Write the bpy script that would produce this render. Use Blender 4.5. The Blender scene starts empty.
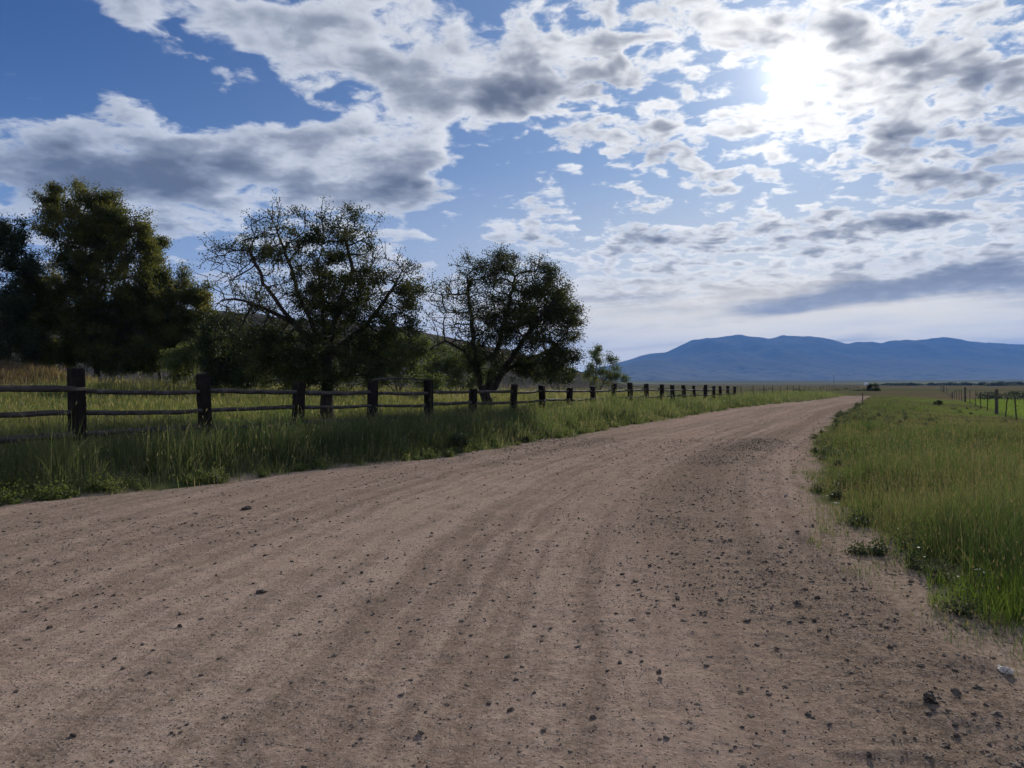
import bpy, math, random
import numpy as np
from mathutils import Vector

R = math.radians
F = 760.0                       # focal length of the view in pixels of a 1024 wide frame
CAM_H = 1.6
rng = np.random.default_rng(11)
random.seed(5)

sc = bpy.context.scene
col = sc.collection

# ------------------------------------------------------------------ helpers
def at(px, py, Y):
    """world point seen at a place of the photograph, for a measured distance Y"""
    return np.array([(px - 512.0) / F * Y, Y, CAM_H + (384.5 - py) / F * Y])

def sstep(a, b, x):
    t = np.clip((x - a) / (b - a), 0, 1)
    return t * t * (3 - 2 * t)

_perm = np.random.default_rng(3).random((256, 256))
def vnoise(x, y):
    xi = np.floor(x).astype(np.int64); yi = np.floor(y).astype(np.int64)
    fx = x - xi; fy = y - yi
    fx = fx * fx * fx * (fx * (fx * 6 - 15) + 10); fy = fy * fy * fy * (fy * (fy * 6 - 15) + 10)
    x0 = xi & 255; x1 = (xi + 1) & 255; y0 = yi & 255; y1 = (yi + 1) & 255
    a = _perm[x0, y0]; b = _perm[x1, y0]; c = _perm[x0, y1]; d = _perm[x1, y1]
    return (a + (b - a) * fx) * (1 - fy) + (c + (d - c) * fx) * fy

def fbm(x, y, octv=5, rough=0.5):
    s = np.zeros_like(np.asarray(x, float)); amp = 1.0; tot = 0.0
    for i in range(octv):
        s = s + amp * vnoise(x + 17.3 * i, y - 9.1 * i)
        tot += amp; amp *= rough; x = x * 2.03 + 0.37; y = y * 2.03 - 0.61
    return s / tot

def mesh_np(name, verts, quads=None, tris=None, mat=None, parent=None, attrs=None, colors=None, uv=None, smooth=False):
    """link verts (n,3) with quads (m,4) and tris (k,3) as one mesh object"""
    me = bpy.data.meshes.new(name)
    verts = np.asarray(verts, np.float32)
    me.vertices.add(len(verts)); me.vertices.foreach_set('co', verts.ravel())
    parts = []; tot = []
    if quads is not None and len(quads):
        parts.append(np.asarray(quads, np.int32).ravel()); tot.append(np.full(len(quads), 4, np.int32))
    if tris is not None and len(tris):
        parts.append(np.asarray(tris, np.int32).ravel()); tot.append(np.full(len(tris), 3, np.int32))
    li = np.concatenate(parts); tt = np.concatenate(tot)
    me.loops.add(len(li)); me.loops.foreach_set('vertex_index', li)
    me.polygons.add(len(tt))
    st = np.concatenate([[0], np.cumsum(tt)[:-1]]).astype(np.int32)
    me.polygons.foreach_set('loop_start', st)
    if smooth:
        me.polygons.foreach_set('use_smooth', np.ones(len(tt), bool))
    else:
        me.polygons.foreach_set('use_smooth', np.zeros(len(tt), bool))
    for k, v in (attrs or {}).items():
        a = me.attributes.new(k, 'FLOAT', 'POINT'); a.data.foreach_set('value', np.asarray(v, np.float32))
    for k, v in (colors or {}).items():
        a = me.attributes.new(k, 'FLOAT_COLOR', 'POINT')
        c = np.ones((len(verts), 4), np.float32); c[:, :3] = v
        a.data.foreach_set('color', c.ravel())
    if uv is not None:
        l = me.uv_layers.new(name='UVMap'); l.data.foreach_set('uv', np.asarray(uv, np.float32)[li].ravel())
    me.update(calc_edges=True)
    if mat: me.materials.append(mat)
    o = bpy.data.objects.new(name, me); col.objects.link(o)
    if parent: o.parent = parent
    return o

def tag(o, label=None, cat=None, group=None, kind=None):
    if label: o['label'] = label
    if cat: o['category'] = cat
    if group: o['group'] = group
    if kind: o['kind'] = kind
    return o

def thing(name, label, cat, loc=(0, 0, 0), group=None):
    o = bpy.data.objects.new(name, None); col.objects.link(o)
    o.location = loc
    return tag(o, label, cat, group)

class Geo:
    """collects quads and tris of one mesh"""
    def __init__(s): s.v = []; s.q = []; s.t = []; s.n = 0
    def add(s, v, q=None, t=None):
        v = np.asarray(v, float); s.v.append(v)
        if q is not None: s.q.append(np.asarray(q) + s.n)
        if t is not None: s.t.append(np.asarray(t) + s.n)
        s.n += len(v)
    def tube(s, pts, rad, sides=8, cap=True, squash=None):
        pts = np.asarray(pts, float); n = len(pts)
        tang = np.gradient(pts, axis=0); tang /= np.linalg.norm(tang, axis=1)[:, None] + 1e-9
        ref = np.array([0, 0, 1.0]) if abs(tang[0][2]) < 0.8 else np.array([1.0, 0, 0])
        vs = []
        for i in range(n):
            a = np.cross(tang[i], ref); a /= np.linalg.norm(a); b = np.cross(a, tang[i])
            th = np.arange(sides) / sides * 2 * np.pi
            r = rad[i] if np.ndim(rad[i]) else np.full(sides, rad[i])
            vs.append(pts[i] + (np.cos(th) * r)[:, None] * a + (np.sin(th) * r)[:, None] * b)
        v = np.concatenate(vs)
        q = []
        for i in range(n - 1):
            for k in range(sides):
                k2 = (k + 1) % sides
                q.append((i * sides + k, i * sides + k2, (i + 1) * sides + k2, (i + 1) * sides + k))
        t = []
        if cap:
            v = np.concatenate([v, pts[:1], pts[-1:]])
            c0 = n * sides; c1 = c0 + 1
            for k in range(sides):
                k2 = (k + 1) % sides
                t.append((c0, k2, k)); t.append((c1, (n - 1) * sides + k, (n - 1) * sides + k2))
        s.add(v, q, t if t else None)
    def box(s, c, half, rot=None):
        v = np.array([[x, y, z] for x in (-1, 1) for y in (-1, 1) for z in (-1, 1)], float) * half
        if rot is not None: v = v @ np.asarray(rot).T
        q = [(0, 1, 3, 2), (4, 6, 7, 5), (0, 4, 5, 1), (2, 3, 7, 6), (0, 2, 6, 4), (1, 5, 7, 3)]
        s.add(v + np.asarray(c), q)
    def build(s, name, mat, parent=None, **k):
        return mesh_np(name, np.concatenate(s.v), np.concatenate(s.q) if s.q else None,
                       np.concatenate(s.t) if s.t else None, mat, parent, **k)

# ------------------------------------------------------------------ node helpers
class N:
    """a node socket with arithmetic"""
    def __init__(s, nt, sock): s.nt = nt; s.s = sock
    def _m(s, op, *a, clamp=False):
        n = s.nt.nodes.new('ShaderNodeMath'); n.operation = op; n.use_clamp = clamp
        for i, x in enumerate((s,) + a):
            if isinstance(x, N): s.nt.links.new(x.s, n.inputs[i])
            else: n.inputs[i].default_value = float(x)
        return N(s.nt, n.outputs[0])
    def __add__(s, o): return s._m('ADD', o)
    __radd__ = __add__
    def __mul__(s, o): return s._m('MULTIPLY', o)
    __rmul__ = __mul__
    def __sub__(s, o): return s._m('SUBTRACT', o)
    def __rsub__(s, o): return (s * -1.0) + o
    def __truediv__(s, o): return s._m('DIVIDE', o)
    def pw(s, o): return s._m('POWER', o)
    def mx(s, o): return s._m('MAXIMUM', o)
    def mn(s, o): return s._m('MINIMUM', o)
    def madd(s, a, b): return s._m('MULTIPLY_ADD', a, b)
    def exp(s): return s._m('EXPONENT')
    def step(s, a, b):
        n = s.nt.nodes.new('ShaderNodeMapRange'); n.interpolation_type = 'SMOOTHSTEP'
        s.nt.links.new(s.s, n.inputs['Value'])
        for nm, x in (('From Min', a), ('From Max', b)):
            if isinstance(x, N): s.nt.links.new(x.s, n.inputs[nm])
            else: n.inputs[nm].default_value = x
        return N(s.nt, n.outputs['Result'])

def noise(nt, vec, scale, detail=4, rough=0.55, dist=0.0, dims='3D', out=0):
    n = nt.nodes.new('ShaderNodeTexNoise'); n.noise_dimensions = dims
    if vec is not None: nt.links.new(vec.s if isinstance(vec, N) else vec, n.inputs['Vector'])
    n.inputs['Scale'].default_value = scale; n.inputs['Detail'].default_value = detail
    n.inputs['Roughness'].default_value = rough; n.inputs['Distortion'].default_value = dist
    return N(nt, n.outputs[out])

def comb(nt, x, y, z=0.0):
    n = nt.nodes.new('ShaderNodeCombineXYZ')
    for i, a in enumerate((x, y, z)):
        if isinstance(a, N): nt.links.new(a.s, n.inputs[i])
        else: n.inputs[i].default_value = a
    return N(nt, n.outputs[0])

def mixc(nt, f, a, b, mode='MIX'):
    n = nt.nodes.new('ShaderNodeMix'); n.data_type = 'RGBA'; n.blend_type = mode; n.clamp_factor = True
    for sock, x in ((n.inputs[0], f), (n.inputs[6], a), (n.inputs[7], b)):
        if isinstance(x, N): nt.links.new(x.s, sock)
        elif isinstance(x, (tuple, list)): sock.default_value = (*x, 1.0)
        else: sock.default_value = x
    return N(nt, n.outputs[2])

def mixf(nt, f, a, b):
    return a + (b - a) * f

def attr(nt, name, out='Fac'):
    n = nt.nodes.new('ShaderNodeAttribute'); n.attribute_name = name
    return N(nt, n.outputs[out])

def objco(nt):
    return N(nt, nt.nodes.new('ShaderNodeTexCoord').outputs['Object'])

def mapping(nt, v, scale=(1, 1, 1), rot=(0, 0, 0)):
    n = nt.nodes.new('ShaderNodeMapping'); nt.links.new(v.s, n.inputs[0])
    n.inputs['Scale'].default_value = scale; n.inputs['Rotation'].default_value = rot
    return N(nt, n.outputs[0])

def sepxyz(nt, v):
    n = nt.nodes.new('ShaderNodeSeparateXYZ'); nt.links.new(v.s, n.inputs[0])
    return [N(nt, n.outputs[i]) for i in range(3)]

def newmat(name):
    m = bpy.data.materials.new(name); m.use_nodes = True
    nt = m.node_tree; b = nt.nodes['Principled BSDF']; b.inputs['Roughness'].default_value = 0.9
    b.inputs['Specular IOR Level'].default_value = 0.15
    return m, nt, b

def setc(nt, b, c): nt.links.new(c.s, b.inputs['Base Color'])

def bump(nt, b, h, dist, strength=1.0):
    n = nt.nodes.new('ShaderNodeBump'); n.inputs['Distance'].default_value = dist; n.inputs['Strength'].default_value = strength
    nt.links.new(h.s, n.inputs['Height']); nt.links.new(n.outputs[0], b.inputs['Normal'])

def leafmat(name, cols, trans=0.5, tcol=None):
    """thin leaf or blade: three tones by the per-blade tint, part of the light goes through"""
    m, nt, b = newmat(name)
    t = attr(nt, 'tint')
    c = mixc(nt, t.step(0.0, 0.5), cols[0], cols[1])
    c = mixc(nt, t.step(0.5, 1.0), c, cols[2])
    setc(nt, b, c); b.inputs['Roughness'].default_value = 0.6
    tr = nt.nodes.new('ShaderNodeBsdfTranslucent')
    ct = mixc(nt, 1.0, c, tcol or (1.5, 1.5, 0.9), 'MULTIPLY'); nt.links.new(ct.s, tr.inputs[0])
    mx = nt.nodes.new('ShaderNodeMixShader'); mx.inputs[0].default_value = trans
    nt.links.new(b.outputs[0], mx.inputs[1]); nt.links.new(tr.outputs[0], mx.inputs[2])
    nt.links.new(mx.outputs[0], nt.nodes['Material Output'].inputs[0])
    return m

# ------------------------------------------------------------------ terrain
LE = np.array([(-16, -12), (-13, 0), (-10.4, 4.5), (-6.6, 9.7), (-3.8, 13.5), (-1.6, 16.2), (1.6, 22.5), (5.3, 30.4), (14.0, 48.6),
               (21.2, 61), (28.5, 72), (37.5, 88), (47.0, 107), (54, 119), (60, 128)], float)
RE = np.array([(2.9, -12), (2.9, 0), (2.95, 4.4), (2.95, 5.9), (3.3, 7.85), (5.0, 12.8), (8.6, 22), (12.4, 30), (18.6, 43), (28.0, 61),
               (33.6, 73), (42.0, 90), (50.8, 107), (57.5, 119), (64, 128)], float)
CE = np.array([(-2.6, -12), (-1.6, -2), (-1.0, 4), (-0.3, 9), (1.6, 15), (4.9, 22), (8.8, 30), (16.2, 45.8), (24.6, 61), (40.5, 89), (50, 107), (60, 126)], float)

def lx(y): return np.interp(y, LE[:, 1], LE[:, 0])
def rx(y): return np.interp(y, RE[:, 1], RE[:, 0])

def densify(p, n):
    d = np.concatenate([[0], np.cumsum(np.linalg.norm(np.diff(p, axis=0), axis=1))])
    # smooth the corners
    s = np.linspace(0, d[-1], n)
    q = np.stack([np.interp(s, d, p[:, 0]), np.interp(s, d, p[:, 1])], 1)
    k = max(3, n // 40) | 1
    pad = np.pad(q, ((k // 2, k // 2), (0, 0)), 'edge')
    sm = np.stack([np.convolve(pad[:, i], np.ones(k) / k, 'valid') for i in (0, 1)], 1)
    sm[0] = q[0]; sm[-1] = q[-1]
    return sm

def sdist(p, line):
    """signed distance of points (n,2) to a polyline, positive on its right; and arc length"""
    seg = np.linalg.norm(np.diff(line, axis=0), axis=1)
    arc = np.concatenate([[0], np.cumsum(seg)])
    a = line[:-1]; dv = np.diff(line, axis=0); L2 = (dv ** 2).sum(1)
    out = np.empty(len(p)); so = np.empty(len(p))
    for i in range(0, len(p), 20000):
        q = p[i:i + 20000]
        w = q[:, None, :] - a[None]
        t = np.clip((w * dv).sum(2) / L2, 0, 1)
        t0 = np.where(np.arange(len(L2)) == len(L2) - 1, np.maximum((w * dv).sum(2) / L2, 0), t)
        e = w - t0[..., None] * dv
        dd = (e ** 2).sum(2); j = dd.argmin(1); r = np.arange(len(q))
        cr = w[r, j, 0] * dv[j, 1] - w[r, j, 1] * dv[j, 0]
        out[i:i + 20000] = np.sqrt(dd[r, j]) * np.sign(cr)
        so[i:i + 20000] = arc[j] + t0[r, j] * seg[j]
    return out, so

LD = densify(LE, 60); RD = densify(RE, 60); CD = densify(CE, 160)

def edges(x, y):
    p = np.stack([np.ravel(x), np.ravel(y)], 1).astype(float)
    el = -sdist(p, LD)[0]; er = sdist(p, RD)[0]
    return el.reshape(np.shape(x)), er.reshape(np.shape(x))

def height(x, y, el=None, er=None):
    x = np.asarray(x, float); y = np.asarray(y, float)
    if el is None: el, er = edges(x, y)
    r = np.hypot(x, y)
    near = 1 - sstep(45, 95, y)
    bank = (0.26 + 0.24 * (1 - sstep(15, 60, y))) * sstep(-0.2, 2.2, el) * (1 - sstep(120, 300, r))
    field = 0.034 * np.clip(el - 3, 0, 32) * near * (1 - sstep(90, 200, r))
    h = bank + field
    h = h - 0.32 * sstep(0.5, 12, er) * (1 - sstep(120, 400, r))
    h = h + 1.15 * np.exp(-(((x + 27.0) / 5.0) ** 2 + ((y - 38) / 4.0) ** 2)) + 0.4 * np.exp(-(((x + 20) / 6) ** 2 + ((y - 40) / 5.0) ** 2)) * 0.5
    off = np.clip(np.maximum(el, er), 0, 1.5) / 1.5
    h = h + off * (0.16 * (fbm(x * 0.35, y * 0.35, 4) - 0.5) + 0.05 * (fbm(x * 2.2, y * 2.2, 3) - 0.5))
    # a dip where the road goes out of sight, then the valley floor lifts slowly towards the mountains
    h = h - 0.9 * np.exp(-((r - 128) / 9.0) ** 2) * sstep(20, 60, x)
    h = h + 24.0 * sstep(900, 5200, r) + 1.2 * sstep(250, 2500, r) * (fbm(x * 0.004, y * 0.004, 4) - 0.5)
    return h

# ------------------------------------------------------------------ materials
def m_ground():
    m, nt, b = newmat('meadow_soil')
    co = objco(nt)
    mk = attr(nt, 'mask', 'Color')
    s = nt.nodes.new('ShaderNodeSeparateColor'); nt.links.new(mk.s, s.inputs[0])
    dirt, green, dry = (N(nt, s.outputs[i]) for i in range(3))
    n1 = noise(nt, co, 0.9, 6, 0.6); n2 = noise(nt, co, 14.0, 5, 0.65); n3 = noise(nt, co, 0.02, 5, 0.6)
    base = mixc(nt, n1.step(0.35, 0.65), (0.060, 0.075, 0.026), (0.105, 0.098, 0.042))
    base = mixc(nt, n2.step(0.35, 0.7) * 0.6, base, (0.050, 0.054, 0.026))
    x, y, z = sepxyz(nt, co)
    bands = noise(nt, mapping(nt, co, (0.0016, 0.007, 1)), 1.0, 6, 0.6)
    dryc = mixc(nt, bands.step(0.40, 0.62), (0.120, 0.092, 0.058), (0.070, 0.080, 0.036))
    dryc = mixc(nt, n1.step(0.45, 0.7) * 0.35, dryc, (0.14, 0.115, 0.07))
    c = mixc(nt, dry, base, dryc)
    gcol = mixc(nt, n1.step(0.3, 0.7), (0.085, 0.140, 0.022), (0.130, 0.165, 0.038))
    c = mixc(nt, green, c, gcol)
    dcol = mixc(nt, n2.step(0.35, 0.7), (0.19, 0.140, 0.100), (0.29, 0.225, 0.170))
    c = mixc(nt, (dirt + (n1 - 0.5) * 0.5).step(0.25, 0.7), c, dcol)
    setc(nt, b, c); b.inputs['Specular IOR Level'].default_value = 0.0; b.inputs['Roughness'].default_value = 1.0
    bump(nt, b, n2 + n1, 0.03, 0.6)
    return m

def m_road():
    m, nt, b = newmat('packed_dirt')
    uv = nt.nodes.new('ShaderNodeUVMap'); uv.uv_map = 'UVMap'
    uvn = N(nt, uv.outputs[0]); co = objco(nt)
    wob = noise(nt, co, 0.5, 3, 0.5)
    u, v, _ = sepxyz(nt, uvn)
    uvw = comb(nt, u + (wob - 0.5) * 0.5, v, 0.0)
    st1 = noise(nt, mapping(nt, uvw, (1.35, 0.022, 1)), 1.0, 3, 0.6)          # wide wheel tracks along the road
    st2 = noise(nt, mapping(nt, uvw, (5.5, 0.08, 1)), 1.0, 4, 0.6)           # narrow streaks
    blot = noise(nt, co, 1.3, 6, 0.65)
    fine = noise(nt, co, 28.0, 6, 0.72)
    grit = noise(nt, co, 110.0, 4, 0.7)
    gray = attr(nt, 'loose')
    med = noise(nt, co, 9.0, 5, 0.7)
    gr = (fine * 0.6 + grit * 0.4)
    pale = mixc(nt, gr.step(0.38, 0.62), (0.225, 0.165, 0.124), (0.395, 0.304, 0.238))
    dark = mixc(nt, gr.step(0.38, 0.62), (0.118, 0.086, 0.064), (0.245, 0.186, 0.142))
    f = (st1 * 0.62 + st2 * 0.72 + blot * 0.55 + med * 0.50)
    c = mixc(nt, f.step(1.00, 1.40), dark, pale)
    flank = (1.0 - u.step(-6.5, -2.2)) * blot.step(0.30, 0.60) * 0.55
    c = mixc(nt, flank, c, dark)
    pink = noise(nt, mapping(nt, uvw, (0.5, 0.05, 1)), 1.0, 2, 0.5)
    c = mixc(nt, pink.step(0.42, 0.62) * (v.step(18.0, 34.0) * 0.25 + 0.20), c, (0.34, 0.235, 0.180))
    lo = (gray + (blot - 0.5) * 0.9 + (med - 0.5) * 0.8 + (fine - 0.5) * 1.1 + (grit - 0.5) * 0.8).step(0.35, 0.95)
    c = mixc(nt, lo * 0.60, c, mixc(nt, gr.step(0.40, 0.60), (0.070, 0.051, 0.037), (0.235, 0.176, 0.128)))
    # small grey and pale grit lying in the surface
    vo = nt.nodes.new('ShaderNodeTexVoronoi'); vo.inputs['Scale'].default_value = 38.0; nt.links.new(co.s, vo.inputs['Vector'])
    vd = N(nt, vo.outputs['Distance']); vc = nt.nodes.new('ShaderNodeSeparateColor'); nt.links.new(vo.outputs['Color'], vc.inputs[0])
    r1 = N(nt, vc.outputs[0]); r2 = N(nt, vc.outputs[1])
    peb = (1.0 - vd.step(0.18, 0.36)) * r1.step(0.50, 0.56)
    pc = mixc(nt, r2, (0.075, 0.062, 0.055), (0.30, 0.26, 0.22))
    c = mixc(nt, peb * 0.75, c, pc)
    vo2 = nt.nodes.new('ShaderNodeTexVoronoi'); vo2.inputs['Scale'].default_value = 85.0; nt.links.new(co.s, vo2.inputs['Vector'])
    vc2 = nt.nodes.new('ShaderNodeSeparateColor'); nt.links.new(vo2.outputs['Color'], vc2.inputs[0])
    peb2 = (1.0 - N(nt, vo2.outputs['Distance']).step(0.20, 0.42)) * N(nt, vc2.outputs[0]).step(0.55, 0.62)
    c = mixc(nt, peb2 * 0.6, c, mixc(nt, N(nt, vc2.outputs[1]).step(0.45, 0.55), (0.075, 0.056, 0.044), (0.42, 0.34, 0.27)))
    setc(nt, b, c)
    b.inputs['Roughness'].default_value = 1.0; b.inputs['Specular IOR Level'].default_value = 0.0
    bump(nt, b, fine * 0.55 + grit * 0.22 + peb * 0.35 + blot * 0.5 + st2 * 0.7, 0.025, 0.9)
    return m

def m_wood(name, c0, c1, c2, grain=(14, 14, 1.2)):
    m, nt, b = newmat(name)
    co = objco(nt)
    g = noise(nt, mapping(nt, co, grain), 1.6, 6, 0.65, 0.4); n2 = noise(nt, co, 3.0, 4, 0.6); n3 = noise(nt, co, 40.0, 3, 0.6)
    c = mixc(nt, g.step(0.35, 0.68), c0, c1)
    c = mixc(nt, (n2 + (n3 - 0.5) * 0.4).step(0.52, 0.72) * 0.7, c, c2)
    setc(nt, b, c); bump(nt, b, g + n3 * 0.3, 0.012, 0.9)
    return m

def m_bark(name, c0, c1):
    m, nt, b = newmat(name)
    co = objco(nt)
    g = noise(nt, mapping(nt, co, (9, 9, 2)), 1.5, 5, 0.65, 0.6)
    setc(nt, b, mixc(nt, g.step(0.35, 0.65), c0, c1)); bump(nt, b, g, 0.03, 1.0)
    return m

def m_plain(name, c0, c1, scale=8.0, rough=0.8, metal=0.0):
    m, nt, b = newmat(name)
    co = objco(nt); n = noise(nt, co, scale, 5, 0.6)
    setc(nt, b, mixc(nt, n.step(0.35, 0.65), c0, c1)); b.inputs['Roughness'].default_value = rough; b.inputs['Metallic'].default_value = metal
    bump(nt, b, n, 0.01, 0.5)
    return m

MAT = dict(
    ground=m_ground(), road=m_road(),
    post=m_wood('creosoted_timber', (0.010, 0.007, 0.006), (0.022, 0.015, 0.011), (0.042, 0.031, 0.024)),
    rail=m_wood('weathered_pole', (0.045, 0.037, 0.030), (0.095, 0.080, 0.068), (0.15, 0.13, 0.115), (1.5, 14, 14)),
    stake=m_wood('grey_stake', (0.055, 0.045, 0.038), (0.105, 0.088, 0.074), (0.14, 0.12, 0.10)),
    steel=m_plain('rusted_steel', (0.045, 0.035, 0.030), (0.085, 0.062, 0.048), 12, 0.7, 0.4),
    wire=m_plain('rusty_wire', (0.050, 0.040, 0.034), (0.085, 0.070, 0.060), 30, 0.9, 0.0),
    bark=m_bark('old_bark', (0.022, 0.018, 0.014), (0.060, 0.048, 0.038)),
    bark_pale=m_bark('poplar_bark', (0.05, 0.045, 0.036), (0.12, 0.105, 0.085)),
    leaf_apple=leafmat('orchard_leaf', ((0.026, 0.034, 0.013), (0.040, 0.050, 0.018), (0.068, 0.072, 0.026)), 0.32),
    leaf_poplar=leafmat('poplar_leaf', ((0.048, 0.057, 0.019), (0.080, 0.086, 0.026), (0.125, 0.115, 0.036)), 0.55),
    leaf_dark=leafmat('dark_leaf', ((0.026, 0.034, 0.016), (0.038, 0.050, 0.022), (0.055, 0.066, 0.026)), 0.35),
    leaf_light=leafmat('willow_leaf', ((0.055, 0.075, 0.028), (0.080, 0.102, 0.034), (0.125, 0.130, 0.050)), 0.45),
    leaf_sage=leafmat('sage_leaf', ((0.030, 0.042, 0.024), (0.048, 0.062, 0.034), (0.080, 0.086, 0.050)), 0.3),
    grass_green=leafmat('verge_grass', ((0.036, 0.062, 0.024), (0.064, 0.090, 0.032), (0.130, 0.108, 0.072)), 0.5),
    grass_dark=leafmat('shade_grass', ((0.052, 0.076, 0.034), (0.090, 0.110, 0.048), (0.190, 0.165, 0.110)), 0.5),
    grass_field=leafmat('field_grass', ((0.066, 0.078, 0.030), (0.108, 0.112, 0.046), (0.205, 0.180, 0.110)), 0.5),
    pasture=leafmat('pasture_grass', ((0.075, 0.120, 0.024), (0.110, 0.150, 0.034), (0.165, 0.170, 0.065)), 0.5),
    tuft=leafmat('fresh_grass', ((0.052, 0.088, 0.020), (0.092, 0.128, 0.028), (0.140, 0.140, 0.055)), 0.5),
    dry=leafmat('dry_grass', ((0.070, 0.060, 0.030), (0.125, 0.088, 0.052), (0.175, 0.128, 0.085)), 0.4),
    stone=None, white=m_plain('white_paint', (0.74, 0.74, 0.72), (0.82, 0.82, 0.80), 3, 0.6),
    roof=m_plain('grey_roofing', (0.25, 0.25, 0.26), (0.34, 0.34, 0.35), 3, 0.6),
    glass=m_plain('dark_glass', (0.02, 0.022, 0.025), (0.03, 0.032, 0.035), 3, 0.1),
)

def m_stone():
    m, nt, b = newmat('road_stone')
    t = attr(nt, 'tint'); co = objco(nt); n = noise(nt, co, 60, 4, 0.6)
    c = mixc(nt, t.step(0.0, 0.6), (0.050, 0.040, 0.033), (0.140, 0.108, 0.082))
    c = mixc(nt, t.step(0.75, 1.0), c, (0.55, 0.50, 0.45))
    c = mixc(nt, n.step(0.4, 0.7) * 0.4, c, (0.20, 0.155, 0.12))
    setc(nt, b, c); bump(nt, b, n, 0.004, 0.8)
    return m
MAT['stone'] = m_stone()

# ------------------------------------------------------------------ ground
def build_ground():
    front = np.arange(-46, 46.01, 0.22)
    ang = np.concatenate([np.arange(-180, -46, 3.0), front, np.arange(49, 180, 3.0)])
    ang = np.radians(ang)
    rad = np.concatenate([[0.4, 0.9, 1.4], np.geomspace(2.0, 60, 200), np.geomspace(62, 11200, 130)])
    A, Rr = np.meshgrid(ang, rad)
    x = np.sin(A) * Rr; y = np.cos(A) * Rr
    el, er = edges(x, y)
    z = height(x, y, el, er)
    e = np.maximum(el, er)
    z = np.where(e < -0.25, z - 0.12 * sstep(0.25, 0.6, -e) * (1 - sstep(100, 104, y)), z)     # the bed under the road sheet
    nA = len(ang); nR = len(rad)
    v = np.stack([x.ravel(), y.ravel(), z.ravel()], 1)
    v = np.concatenate([v, [[0, 0, -0.12]]])
    i = np.arange(nR - 1)[:, None] * nA; j = np.arange(nA)[None]; j2 = (j + 1) % nA
    q = np.stack([i + j, i + nA + j, i + nA + j2, i + j2], -1).reshape(-1, 4)[:, ::-1]
    t = np.stack([np.full(nA, len(v) - 1), np.arange(nA), (np.arange(nA) + 1) % nA], 1)[:, ::-1]
    # where earth, lush pasture and dry range show
    wig = fbm(x * 0.6, y * 0.6, 4) - 0.5
    dirt = (1 - sstep(-0.35, 0.45, e + wig * 0.9 - 0.75 * (er > el) * (1 - sstep(5.5, 10, y)))) * (1 - sstep(98, 105, y))
    fence_x = 4.7 + 0.536 * y
    r = np.hypot(x, y)
    pasture = sstep(0.3, 1.5, x - fence_x) * sstep(15, 25, y) * (1 - sstep(72, 84, y - 0.25 * (x - fence_x)))
    lush = 0.75 * sstep(0.5, 0.62, fbm(x * 0.06, y * 0.06, 3)) * (er > 2) * sstep(18, 30, y) * (1 - sstep(85, 120, y))
    gleft = 0.55 * sstep(2.6, 4, el) * sstep(0.42, 0.6, fbm(x * 0.12 + 5, y * 0.12, 3)) * (1 - sstep(60, 80, y))
    green = np.maximum(np.maximum(pasture, lush), gleft)
    farg = sstep(1400, 1800, r) * sstep(0.44, 0.56, fbm(x * 0.0009 + 3, y * 0.0022, 3)) * 0.7
    green = np.maximum(green, farg)
    dry = np.clip(sstep(70, 120, r) + np.exp(-(((x + 27) / 5.5) ** 2 + ((y - 37.5) / 5) ** 2)) * 1.3, 0, 1)
    dry = np.maximum(dry, sstep(0.1, 2.0, el) * sstep(60, 70, y))
    dirt = np.maximum(dirt, np.where(r > 1500, farg * 0.62, 0)); green = np.where(r > 1500, np.maximum(green, farg), green)
    mask = np.stack([dirt.ravel(), green.ravel(), dry.ravel()], 1)
    mask = np.concatenate([mask, [[1, 0, 0]]])
    o = mesh_np('ground', v, q, t, MAT['ground'], colors={'mask': mask}, smooth=True)
    tag(o, kind='structure')
build_ground()

# ------------------------------------------------------------------ road
def road_height(x, y, off, s):
    """ruts along the travel direction, soft swells and clods"""
    rut = (fbm(off * 1.3 + 3, s * 0.05, 3) - 0.5) * 0.035 + (fbm(off * 6.5, s * 0.15, 3) - 0.5) * 0.016
    sw = (fbm(x * 0.8, y * 0.8, 4) - 0.5) * 0.035
    cl = np.clip(fbm(x * 9, y * 9, 3) - 0.52, 0, 1) * 0.028 + (fbm(x * 4, y * 4, 3) - 0.5) * 0.008
    return rut + sw + cl

def loose_amount(off, y):
    """0..1: where the wheels have thrown loose gravel"""
    a = np.exp(-((off - np.interp(y, [3, 8, 15, 30, 60], [3.1, 2.3, 2.1, 2.5, 2.7])) / np.interp(y, [3, 10, 30], [1.2, 0.9, 0.55])) ** 2)
    b = 0.55 * np.exp(-((off + np.interp(y, [3, 10, 25], [4.2, 3.2, 2.9])) / 1.3) ** 2) * (1 - sstep(20, 40, y))
    c = 0.25 * np.exp(-((off - 0.3) / 0.5) ** 2)
    return np.clip(np.maximum(np.maximum(a, b), c), 0, 1)

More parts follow.
